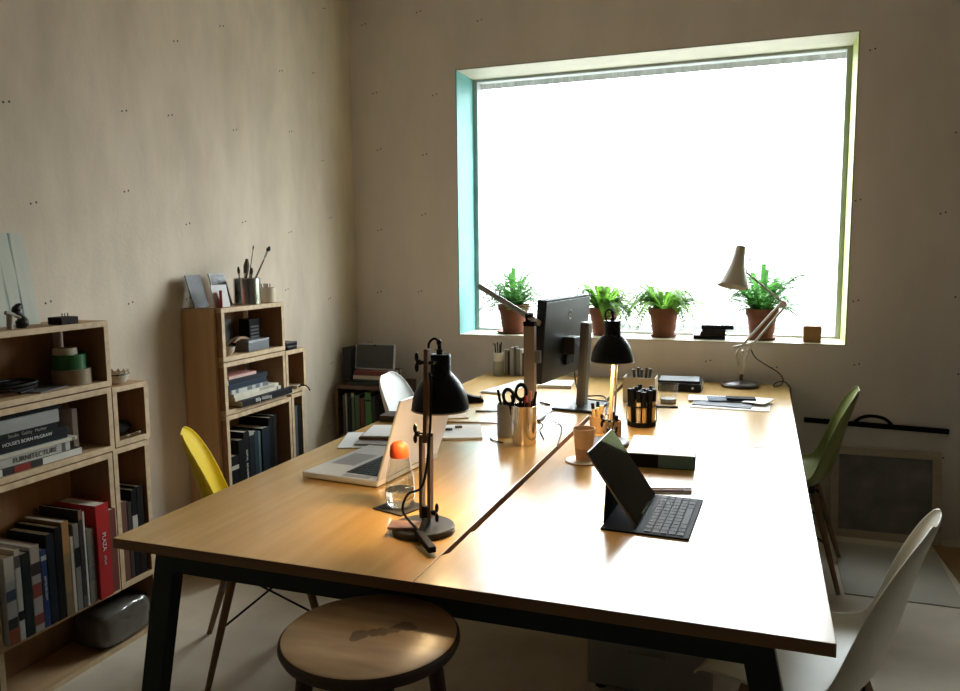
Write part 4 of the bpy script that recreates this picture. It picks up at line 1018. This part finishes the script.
sheet('pad', 'thin cream card lying behind the near lamp shade', 'card', -1.20, 2.99, Z0, .10, .10, .004, .5, mat('tan_paper', (.45,.33,.2), .6))
tph = thing('tape_dispenser', 'black tape dispenser on the far left desk behind the near lamp', 'dispenser', (-1.255, 3.30, Z0), rad(25))
pl = [(-.06,0),(.065,0),(.068,.012),(.050,.024),(.02,.030),(-.02,.044),(-.05,.040),(-.062,.02)]
MB().prism(pl, -.02, .02, frame((0,0,0),(1,0,0),(0,0,1),(0,-1,0))).build('body', BLACK, tph, bevel=.004)
MB().cyl((.058,-.012,.022),(.058,.012,.022), .007, n=10).build('cutter', STEEL, tph)
# coaster and carafe
cs = tag(MB().box(-.052, .052, -.052, .052, 0, .004).build('coaster', mat('dark_felt', (.035,.032,.03), .9), bevel=.001), 'dark square felt coaster under the glass carafe', 'coaster')
cs.location = (-.902, 1.838, Z0); cs.rotation_euler = (0, 0, rad(-18))
cf = thing('carafe', 'glass water carafe with an orange stopper near the desk lamp', 'carafe', (-.903, 1.842, Z0+.0044))
GL = mat('clear_glass', (1,1,1), .0, trans=1., ior=1.08, c2=(1,1,1))
GLT = glass_mat('thin_clear_glass', (.90,.93,.92), .08, .03, .85)
prof = [(.031,0),(.0385,.006),(.0415,.030),(.0408,.050),(.036,.088),(.029,.120),(.0245,.138),(.0225,.146)]
MB().lathe(prof, 40, None, True, False).build('glass_body', GLT, cf, smooth=True, ang=180)
MB().lathe([(.001,.0035),(.030,.004),(.0365,.010),(.0398,.030),(.0395,.046),(.001,.046)], 40, None, False, False).build('water', mat('water', (.97,.98,.97), .0, trans=1., ior=1.33, c2=(.97,.98,.97)), cf, smooth=True)
ORG = mat('orange_silicone', (.80,.10,.025), .5, c2=(.77,.09,.02))
MB().lathe([(.0205,.136),(.0252,.136),(.0262,.141),(.0258,.154),(.0232,.167),(.017,.175),(.008,.179),(.001,.180)], 36).build('stopper', ORG, cf, smooth=True)
# card wallet on the lamp base
sheet('wallet', 'pinkish brown card wallet lying on the near lamp base', 'wallet', -.808, 1.672, TZ+.0158, .078, .052, .006, rad(14), mat('wallet_leather', (.36,.22,.17), .35, c2=(.18,.09,.07), scale=25, stretch=(.3,1,1)))

# ------------------------------------------------------------------ pens
def stick(name, label, cat, p, q, r, m, capm=None, group=None, cap=.3, tipm=None):
    p, q = V(p), V(q); d = q-p
    o = thing(name, label, cat, p, 0, group)
    MB().cyl((0,0,0), d*(1-cap), r, n=10).build('barrel', m, o, smooth=True)
    MB().cyl(d*(1-cap)+d.normalized()*.0002, d, r*1.12, r*1.05, n=10).build('cap', capm or m, o, smooth=True)
    if tipm: MB().cyl(-d.normalized()*r*3, (0,0,0), r*.2, r*.95, n=10).build('tip', tipm, o, smooth=True)
    return o
def cup(name, label, x, y, r, h, m, z=Z0, group=None, taper=1.):
    o = thing(name, label, 'cup', (x, y, z), 0, group)
    MB().lathe([(r*taper*.97,0),(r*taper,.001),(r,h),(r-.002,h),(r*taper-.002,.003),(0,.003)], 36, None, True, False).build('body', m, o, smooth=True)
    return o
COP = mat('warm_polished_steel', (.75,.66,.55), .16, 1.)
o = cup('pencil_cup', 'shiny steel pencil cup with scissors on the left desk', -.790, 2.632, .046, .140, COP); MB().torus((0,0,.139), .0455, .0012, 36, 6).build('rim', STEEL, o, smooth=True)
cup('pencil_cup', 'dull dark grey pencil cup tucked behind the shiny one', -.885, 2.715, .034, .124, mat('dull_zinc', (.25,.24,.22), .45, .7))
SXc, SYc, SZc = -.790, 2.632, Z0+.0045
# scissors: handles up
sc = thing('scissors', 'black-handled scissors standing in the shiny steel cup', 'scissors', (-.815, 2.625, SZc))
e1 = V((-.030,-.004,.168)); e2 = V((.016,.004,.190))
for e, s in ((e1, -1), (e2, 1)):
    MB().bar((0,0,.0), e*.62, .010, .002, (0,1,0)).build('blade', STEEL, sc)
    d = e.normalized(); sd = V((d.z,0,-d.x))
    hd_ = MB().tube([e*.58, e*.70, e*.80], .0055, 8)
    M = frame(e*.80 + d*.030, sd, d, sd.cross(d))
    ring = MB().torus((0,0,0), .020, .0055, 24, 8, M @ Mx.Scale(1.35, 4, (0,1,0)))
    hd_.build('handle', BLACK, sc, smooth=True); ring.build('finger_loop', BLACK, sc, smooth=True)
REDP = mat('red_plastic', (.62,.03,.03), .35); PINK = mat('pink_plastic', (.75,.25,.22), .4); GOLD = mat('gold_foil', (.72,.48,.16), .3, .6); CRMP = mat('cream_plastic', (.70,.60,.42), .4)
G = 'pens in the shiny steel cup'
for (lab, dx, dy, tx_, ty_, h, m, cm) in (
    ('red pen leaning right of the scissors', .0, .0, .008, .006, .196, REDP, REDP), ('salmon pink pen beside red one', .008, .004, .022, .008, .190, PINK, PINK), ('second red pen in front of the pink pen', .004, -.012, .012, -.016, .176, REDP, REDP),
    ('black thin pen tilting right in the steel cup', .010, .0, .044, .004, .190, BLACK, BLACK), ('black stub marker at the right rim', .018, -.006, .032, -.012, .158, BLACK, BLACK), ('grey marker at the rim with black cap', .016, .012, .030, .02, .160, STEEL, BLACK),
    ('black marker with silver ring at the front rim', .010, -.022, .018, -.034, .156, BLACK, BLACK), ('black marker at the back of steel cup', -.006, .02, -.010, .034, .160, BLACK, BLACK), ('black pencil leaning left of scissors', -.016, -.004, -.045, -.006, .175, BLACK, BLACK)):
    stick('pen', lab, 'pen', (SXc+dx, SYc+dy, SZc), (SXc+tx_, SYc+ty_, Z0+h), .0042, m, cm, G)
for (lab, dx, dy, tx_, ty_, h) in (('black marker tilting left in the dull grey cup', 0, 0, -.030, -.004, .175), ('black marker upright in the dull grey cup', .006, .0, -.012, .004, .165)):
    stick('pen', lab, 'pen', (-.885+dx, 2.715+dy, Z0+.0045), (-.885+tx_, 2.715+ty_, Z0+h), .005, BLACK, BLACK, 'pens in the dull grey cup')
stick('pen', 'short black pen lying between the two monitor stands', 'pen', (-.935, 3.37, Z0+.0048), (-.88, 3.33, Z0+.0048), .0045, BLACK, BLACK)
stick('pen', 'thin black pen lying left of the dull grey cup', 'pen', (-1.15, 3.10, Z0+.0042), (-1.02, 3.14, Z0+.0042), .004, BLACK, BLACK)
stick('pencil', 'brown pencil lying left of the pencil cups', 'pencil', (-1.21, 2.86, Z0+.0042), (-.97, 2.90, Z0+.0042), .0038, mat('brown_pencil', (.35,.2,.1), .5), COP, None, .06)
# cables on the desk
def cable(label, pts, r=.003): return tag(MB().tube(smoothpts(pts, 6), r, 8).build('cable', WIRE, smooth=True), label, 'cable')
cz_ = Z0+.0034
cable('black cable curving in front of the pencil cups', [(-.93,2.66,cz_),(-.905,2.625,cz_),(-.86,2.60,cz_)], .003)
cable('thin black cable running from monitor base to the steel cup', [(-.835,3.22,cz_),(-.845,3.10,cz_),(-.85,3.0,cz_),(-.80,2.93,cz_),(-.79,2.84,cz_),(-.755,2.75,cz_),(-.735,2.70,cz_)], .0025)
cable('thin black cable dropping into the gap between the desks', [(-.80,3.02,cz_),(-.735,2.95,cz_),(-.70,2.82,cz_),(-.685,2.74,cz_),(-.67,2.66,cz_),(-.660,2.60,cz_-.004)], .0025)
cable('black monitor cable looping behind the big screen', [(-.80,3.50,.98),(-.81,3.52,.86),(-.80,3.56,.76),(-.77,3.60,cz_),(-.70,3.62,cz_),(-.66,3.52,cz_+.001),(-.655,3.40,cz_-.002)], .003)
cable('second black cable running right from the monitor foot', [(-.77,3.53,cz_),(-.70,3.50,cz_),(-.64,3.45,cz_+.004),(-.62,3.30,cz_+.002),(-.60,3.2,cz_)], .003)

# ------------------------------------------------------------------ monitors
GREYM = mat('grey_monitor_stand', (.17,.165,.155), .35, .6); DARKM = mat('dark_monitor_shell', (.013,.016,.018), .34, spec=.45)
ma = thing('monitor', 'black computer monitor seen from behind with a round DELL badge', 'monitor', (-.735, 3.335, Z0), rad(-7.8))
# local: screen plane in y (width) z (height), screen faces -x
MB().box(-.10, .09, -.115, .115, 0, .012).build('base', mat('dark_base', (.02,.021,.023), .4, spec=.3), ma, bevel=.004)
MB().prism([(-.018,-.030),(.012,-.030),(.018,-.02),(.018,.02),(.012,.030),(-.018,.030)], .0122, .378, Mx.Rotation(rad(3.4),4,'Y')).build('column', GREYM, ma, bevel=.002)
MB().prism([(-.016,-.028),(.012,-.028),(.016,-.02),(.016,.02),(.012,.028),(-.016,.028)], .3785, .381, Mx.Rotation(rad(3.4),4,'Y')).build('column_cap', mat('silver_cap', (.7,.7,.7), .3, .5), ma)
MB().box(-.075, -.019, -.045, .045, .24, .315).build('mount', mat('black_mount', (.02,.02,.02), .4), ma, bevel=.004)
mb = MB(); Mp = Mx.Translation((-.085, .01, .135)) @ Mx.Rotation(rad(4),4,'Y')
mb.box(-.042, 0, -.265, .265, 0, .345, Mp)
pn_ = mb.build('housing', DARKM, ma, bevel=.004)
MB().box(-.0432, -.0422, -.258, .258, .012, .338, Mp).build('display', mat('display_glass', (.05,.07,.08), .08), ma)
MB().box(-.040, .004, -.266, .266, .3452, .352, Mp).build('top_bezel', BLACK, ma, bevel=.001)
LOGO = mat('silver_logo', (.6,.62,.62), .3, .5)
Ml = Mp @ frame((.0007, .02, .275), (0,1,0),(0,0,1),(1,0,0))
MB().torus((0,0,0), .020, .0016, 32, 6, Ml).build('badge_ring', LOGO, ma, smooth=True)
text('DELL', .014, Ml, LOGO, ma, 'badge')
MB().box(.0002, .016, -.03, .06, .055, .10, Mp).build('port_cover', BLACK, ma, bevel=.003)
# second screen, tilted nearly flat on a column
mb_o = V((-.885, 3.035, Z0))
m2 = thing('monitor', 'thin grey flat screen tilted up steeply on a bare grey column', 'monitor', mb_o, 0)
MB().box(-.055, .055, -.05, .05, 0, .010).build('base', mat('dark_base', (.02,.021,.023), .4, spec=.3), m2, bevel=.004)
MB().box(-.023, .023, -.018, .018, .0102, .385).build('column', mat('warm_grey_column', (.28,.22,.165), .4, .5), m2, bevel=.003)
MB().box(-.024, .024, -.019, .019, .3852, .405).build('column_cap', BLACK, m2, bevel=.003)
MB().box(.0232, .045, -.012, .012, .235, .285).build('bracket', GREYM, m2, bevel=.002)
# panel plane passes through the sight line of a person standing at the near end
C0 = V((0,0,1.415)); p1 = V((-.865, 3.015, 1.150)); p2 = V((-1.128, 3.085, 1.284))
sx = (p2-p1); wl = sx.length; sx.normalize()
dv = ((p1+p2)/2-C0); dv = (dv - sx*dv.dot(sx)).normalized(); nn = sx.cross(dv)
Mq = frame(p1-mb_o, sx, dv, nn)
pp = MB().box(0, wl, 0, .32, -.011, .011, Mq).build('housing', mat('grey_slim_housing', (.40,.41,.43), .35, .3), m2, bevel=.004)
MB().box(.008, wl-.008, .008, .312, .0112, .0118, Mq).build('display', mat('display_glass', (.05,.07,.08), .08), pp)
MB().bar((0,0,.395), (V(p1)-mb_o)+sx*.03-nn*.012, .03, .02).build('hinge', BLACK, m2)

# ------------------------------------------------------------------ far left of the desk
kb = thing('keyboard', 'slim white keyboard lying in front of the small books', 'keyboard', (-1.19, 3.73, Z0), rad(-12))
MB().box(-.06, .06, -.20, .20, 0, .008).build('body', mat('white_aluminium', (.72,.72,.71), .35), kb, bevel=.003)
for rr in range(5):
    mb = MB()
    for k in range(14): mb.box(-.052+rr*.0212, -.052+rr*.0212+.018, -.195+k*.0279, -.195+k*.0279+.0245, .0082, .0105)
    mb.build('key_row', WHITEP, kb)
wc = cup('pencil_cup', 'white and grey ceramic pencil cup at the far left desk corner', -1.385, 4.115, .028, .128, mat('white_glazed', (.74,.72,.66), .4))
MB().lathe([(.0284,.001),(.0292,.078),(.0292,.0781),(.0286,.079)], 36, None, False, False).build('grey_band', mat('sage_glaze', (.36,.38,.30), .5), wc, smooth=True)
for i, (a, b, h, m) in enumerate(((-.020,.0,.178,BLACK),(-.006,.004,.185,INKD),(.018,-.002,.186,BLACK),(.004,.012,.172,HW))):
    stick('pencil', ('black pencil leaning left in the white ceramic cup','dark pencil upright in the white ceramic cup','black pencil leaning right in the white ceramic cup','brown pencil at the back of the white ceramic cup')[i], 'pencil', (-1.385+a*.4, 4.115+b, Z0+.0045), (-1.385+a, 4.115+b, Z0+h), .0036, m, m, 'pencils in the white ceramic cup', .1)
G = 'small upright books by the window wall'
xx = -1.352
for t, h, c, lab in ((.018,.142,(.24,.22,.19),'grey-brown small book next to the ceramic cup'),(.010,.135,(.03,.03,.03),'thin black small book by the window wall'),(.022,.155,(.40,.39,.36),'silver-grey small book, widest of the row by the ceramic cup'),(.014,.160,(.12,.12,.12),'tall dark small book by the window wall'),(.020,.150,(.24,.25,.23),'mid-grey small book behind the white keyboard'),(.012,.146,(.55,.55,.53),'pale slim small book by the window wall'),(.022,.128,(.06,.05,.045),'low dark brown small book at the right of the row')):
    o = book(lab, xx, 4.125, Z0, h, .065, t, c, False, G); o.rotation_euler = (0, 0, -math.pi/2); o.location = (xx, 4.125, Z0); xx += t+.0015
sheet('paper_stack', 'stack of white paper under the big monitor', 'paper', -.985, 3.86, Z0, .17, .17, .016, rad(8), mat('stack_paper', (.76,.76,.74), .6))

# ------------------------------------------------------------------ right desk
# tablet with folding keyboard cover
tbq = thing('tablet', 'black tablet propped on its folding keyboard cover', 'tablet', (-.272, 1.862, Z0), rad(-2.0))
DKP = mat('dark_grey_cover', (.006,.006,.0065), .65, spec=.10)
TL = .292
MB().box(-.085, .128, -.026, TL, 0, .005).build('cover_base', DKP, tbq, bevel=.0015)
for rr in range(5):
    mb = MB(); n = 12
    ws = [1]*n if rr < 4 else [1,1,1.2,5,1.2,1,1]
    tot = sum(ws); yy = -.016; s_ = (TL+.006)/tot
    for w in ws:
        mb.box(.020+rr*.0195, .020+rr*.0195+.0165, yy+.0012, yy+w*s_-.0012, .0052, .0068); yy += w*s_
    mb.build('key_row', mat('charcoal_keys', (.011,.011,.0115), .6, spec=.15), tbq, bevel=.0008)
tt = rad(-35); MT = Mx.Translation((0, .004, .0075)) @ Mx.Rotation(tt, 4, 'Y')
tbo = MB().box(-.007, 0, 0, TL-.012, 0, .218, MT).build('body', mat('space_grey_aluminium', (.20,.20,.21), .35, .8), tbq, bevel=.002)
MB().box(.0002, .0010, .002, TL-.014, .002, .216, MT).build('display', mat('tablet_glass', (.002,.0025,.0025), .03, spec=.09), tbo)
q0 = MT @ V((-.0085, 0, .125))
MB().bar((-.083, TL/2, .0065), (q0.x, TL/2, q0.z), TL-.014, .003).build('support_flap', DKP, tbq)
# kraft cup on saucer
sc = thing('coaster', 'round white saucer under the kraft paper cup', 'saucer', (-.535, 2.455, Z0))
MB().lathe([(.045,0),(.058,.003),(.058,.005),(.03,.003),(0,.003)], 36, None, True, False).build('plate', mat('cream_saucer', (.72,.68,.62), .4), sc, smooth=True)
pc = thing('paper_cup', 'kraft paper coffee cup with darker sleeve behind the tablet', 'cup', (-.533, 2.457, Z0+.0052))
MB().lathe([(.026,0),(.0365,.104),(.0345,.104),(.0245,.003),(0,.003)], 36, None, True, False).build('body', mat('kraft_paper', (.56,.37,.21), .7), pc, smooth=True)
MB().torus((0,0,.104), .036, .002, 36, 6).build('rim', mat('kraft_rim', (.62,.44,.27), .7), pc, smooth=True)
MB().lathe([(.0268,.002),(.0305,.040),(.0300,.0402),(.0262,.0021)], 36, None, False, False).build('sleeve', mat('brown_sleeve', (.30,.17,.085), .8), pc, smooth=True)
# thick book, spine toward the camera
tk = thing('book', 'thick white-topped book with a black and teal spine on the right desk', 'book', (-.392, 2.437, Z0), rad(3))
MB().box(0, .212, 0, .245, 0, .003).build('cover', BLACK, tk, bevel=.001)
MB().box(0, .212, 0, .245, .043, .046).build('cover', mat('white_gloss_cover', (.78,.78,.78), .3), tk, bevel=.001)
MB().box(0, .212, 0, .003, .003, .043).build('spine', BLACK, tk)
MB().box(.100, .209, -.0006, 0, .003, .043).build('spine_panel', mat('teal_print', (.05,.105,.11), .4), tk)
MB().box(.002, .209, .0032, .243, .0032, .0428).build('pages', PAGES, tk)
# pencils
for i, (p, q, lab) in enumerate((((-.355,2.185),(-.172,2.236),'copper pencil lying behind the tablet keyboard, farther of the pair'), ((-.352,2.168),(-.170,2.217),'copper pencil lying behind the tablet keyboard, nearer of the pair'))):
    stick('pencil', lab, 'pencil', (p[0],p[1],Z0+.0044), (q[0],q[1],Z0+.0044), .0040, mat('copper_pencil', (.42,.22,.13), .35, .4), mat('pale_ferrule', (.55,.40,.32), .3, .6), 'pencils behind the tablet', .12, mat('pencil_point', (.5,.35,.2), .7))
# pen pot by the lamp base
pw = cup('pen_pot', 'small wooden pot with yellow pegs beside the far lamp', -.575, 2.885, .030, .062, mat('pale_pot_wood', (.55,.36,.17), .6))
pw2 = cup('pen_pot', 'small brown wooden pot of dark pens at the far lamp', -.505, 2.835, .030, .060, mat('brown_pot_wood', (.28,.16,.08), .6))
G = 'yellow and black pens in the little wooden pots'
YW = mat('yellow_wood', (.72,.50,.20), .5)
for i, (bx_, by_, dx, dy, h, m, cm, lab) in enumerate(((-.575,2.885,-.016,.0,.110,YW,BLACK,'yellow peg with black end leaning left in the pale pot'),(-.575,2.885,.0,.006,.116,YW,BLACK,'yellow peg upright with a black end in the pale pot'),(-.575,2.885,.016,-.004,.104,YW,YW,'plain yellow peg at the right of the pale pot'),
    (-.575,2.885,.004,-.014,.098,YW,YW,'plain yellow peg at the front of the pale pot'),(-.505,2.835,-.014,.0,.082,BLACK,BLACK,'short black pen left in the brown pot'),(-.505,2.835,.0,.008,.088,BLACK,BLACK,'short black pen at the back of the brown pot'),(-.505,2.835,.012,-.006,.080,BLACK,BLACK,'short black pen right in the brown pot'))):
    stick('pen', lab, 'pen', (bx_+dx*.5, by_+dy*.5, Z0+.0045), (bx_+dx*1.2, by_+dy*1.2, Z0+h), .006, m, cm, G, .2)
# marker holder
MX_, MY_ = -.432, 3.050
mh = thing('marker_holder', 'round wire marker holder full of black and gold markers', 'holder', (MX_, MY_, Z0))
MB().lathe([(.052,0),(.056,.002),(.056,.020),(.0545,.020),(.0545,.004),(0,.004)], 36, None, True, False).build('base', BLACK, mh, smooth=True)
MB().torus((0,0,.082), .0575, .0028, 36, 8).build('ring', BLACK, mh, smooth=True)
for k in range(6):
    a = k*math.pi/3; MB().cyl((.0575*math.cos(a), .0575*math.sin(a), .018), (.0575*math.cos(a), .0575*math.sin(a), .081), .0015, n=6).build('wire', BLACK, mh)
k = 0; G = 'markers in the wire holder'
for ring, n in ((.046, 12), (.024, 6), (0, 1)):
    for i in range(n):
        a = 2*math.pi*i/n + ring*20
        x, y = MX_+ring*.93*math.cos(a), MY_+ring*.93*math.sin(a)
        random.seed(k); h = random.uniform(.138, .156); rr_ = random.uniform(.05, .22); ta = a + random.uniform(-.6, .6)
        m_ = (GOLD, BLACK, CRMP, GOLD, BLACK)[k % 5]
        side = 'outer ring' if n == 12 else ('inner ring' if n == 6 else 'middle')
        col = ('gold', 'black', 'cream', 'gold', 'black')[k % 5]
        stick('marker', '%s marker with black cap in the %s of the wire holder' % (col, side), 'marker', (x, y, Z0+.0046), (x+ring*rr_*math.cos(ta), y+ring*rr_*math.sin(ta), Z0+h), .0086 if n == 12 else .0080, m_, BLACK, G+', '+col+' '+side, random.uniform(.30, .50)); k += 1
# white box with pens
wb = thing('pen_box', 'cream open box of dark pens behind the marker holder', 'box', (-.515, 3.585, Z0))
CB = mat('cream_box_card', (.62,.55,.44), .6)
for args in ((-.072,.072,-.055,-.053,0,.112),(-.072,.072,.053,.055,0,.112),(-.072,-.070,-.0528,.0528,0,.112),(.070,.072,-.0528,.0528,0,.112)):
    MB().box(*args).build('side_panel', CB, wb)
MB().box(-.0698, .0698, -.0528, .0528, 0, .002).build('bottom_panel', CB, wb)
for i, (dx, dy, h, lab) in enumerate(((-.03,0,.142,'dark pen at the left in the cream box'),(-.012,.012,.150,'dark pen second from the left in the cream box'),(.006,-.01,.145,'dark pen in the middle of the cream box'),(.024,.01,.150,'dark pen second from the right in the cream box'),(.042,.0,.147,'dark pen at the right in the cream box'))):
    stick('pen', lab, 'pen', (-.515+dx*.7, 3.585+dy, Z0+.0036), (-.515+dx*1.1, 3.585+dy, Z0+h), .006, BLACK, INKD, 'pens in the cream box')
ct = thing('plastic_tub', 'clear plastic tub beside the cream pen box', 'tub', (-.385, 3.56, Z0))
MB().lathe([(.036,0),(.044,.085),(.046,.085),(.046,.088)], 32, None, True, False).build('wall', glass_mat('clear_plastic', (.93,.94,.94), .08, .05, .4), ct, smooth=True)
MB().lathe([(.0345,.0015),(.036,.02),(.001,.02)], 24).build('contents', mat('grey_contents', (.35,.35,.36), .6), ct)
stick('pen', 'thin black pen lying in front of the clear tub', 'pen', (-.45, 3.42, Z0+.0042), (-.33, 3.44, Z0+.0042), .004, BLACK, BLACK)
# black books by the window
G = 'black books on the far right desk'
o = book('lower thick black book with a small pale emblem by the window wall', 0, 0, 0, .205, .17, .038, (.012,.012,.013), True, G); o.rotation_euler = (0,0,-math.pi/2); o.location = (-.468, 3.860, Z0)
MB().lathe([(.006,0),(.006,.001)], 16, frame((.0005,.165,.019),(0,1,0),(0,0,1),(1,0,0))).build('emblem', INK, o)
o = book('upper black book with pale blue-grey top by the window wall', 0, 0, 0, .200, .16, .011, (.03,.03,.033), True, G); o.rotation_euler = (0,0,-math.pi/2+.06); o.location = (-.470, 3.872, Z0+.0385)
MB().box(-.155,-.005,.005,.195,.0111,.0117).build('jacket', mat('blue_grey_jacket', (.36,.39,.42), .3), o)
# papers and magazines
for i, (lab, x, y, w, l, t, a, m) in enumerate((
    ('white paper at the bottom of the pile near the window wall', -.115, 3.600, .33, .26, .003, -.03, PAPER),
    ('grey printed magazine above the white sheet near the cream lamp', -.145, 3.600, .25, .19, .004, -.10, mat('grey_printed', (.42,.44,.48), .85, c2=(.07,.07,.08), scale=14, stretch=(1,4,1))),
    ('white folded sheet with a blue-grey edge on the paper pile', -.185, 3.670, .24, .13, .003, .06, mat('blueish_paper', (.70,.72,.76), .5)),
    ('blue and black leaflet topmost on the paper pile', -.120, 3.655, .20, .11, .003, .14, mat('blue_black_print', (.22,.26,.34), .85, c2=(.008,.01,.02), scale=11, stretch=(1,3,1))),
    ('small white card at the right end of the paper pile', 0.0, 3.635, .10, .14, .003, -.30, mat('white_card', (.78,.78,.78), .6)))):
    sheet('paper_sheet' if 'magazine' not in lab else 'magazine', lab, 'paper', x, y, Z0+sum((0,.0034,.0078,.0112,.0146)[i:i+1]), w, l, t, a, m, 'papers near the cream lamp')

sheet('phone', 'slim black phone lying on the leaflets of the paper pile', 'phone', -.075, 3.640, Z0+.0182, .125, .062, .007, .10, mat('black_matte_phone', (.012,.013,.018), .7, spec=.1))
# ------------------------------------------------------------------ light and colour
w = bpy.data.worlds.new('world'); SC.world = w; w.use_nodes = True
nt = w.node_tree; N = nt.nodes; L = nt.links; bg = N['Background']
tc = N.new('ShaderNodeTexCoord'); sp = N.new('ShaderNodeSeparateXYZ'); L.new(tc.outputs['Generated'], sp.inputs[0])
rp = N.new('ShaderNodeValToRGB'); e = rp.color_ramp.elements     # overcast sky: pale ground, brighter towards the zenith
e[0].position = .485; e[0].color = (.11,.107,.10,1); e[1].position = 1.; e[1].color = (1,1,1,1)
for p, c in ((.515, (.29,.294,.30,1)), (.60, (.50,.505,.51,1)), (.75, (.76,.765,.77,1))):
    q = e.new(p); q.color = c
L.new(math_node(nt, 'MULTIPLY_ADD', sp.outputs['Z'], .5), rp.inputs['Fac']); rp.inputs['Fac'].links[0].from_node.inputs[2].default_value = .5
L.new(rp.outputs[0], bg.inputs[0]); bg.inputs[1].default_value = SKYS
pl = bpy.data.lights.new('window_portal', 'AREA'); pl.shape = 'RECTANGLE'; pl.size = WX1-WX0; pl.size_y = WZ1-WZ0; pl.cycles.is_portal = True
po = bpy.data.objects.new('window_portal', pl); COL.objects.link(po); po.location = ((WX0+WX1)/2, YO-.005, (WZ0+WZ1)/2); po.rotation_euler = (rad(-90), 0, 0)
vs = SC.view_settings; vs.view_transform = 'Standard'; vs.look = 'None'; vs.gamma = 1; vs.exposure = 0.; vs.use_curve_mapping = False
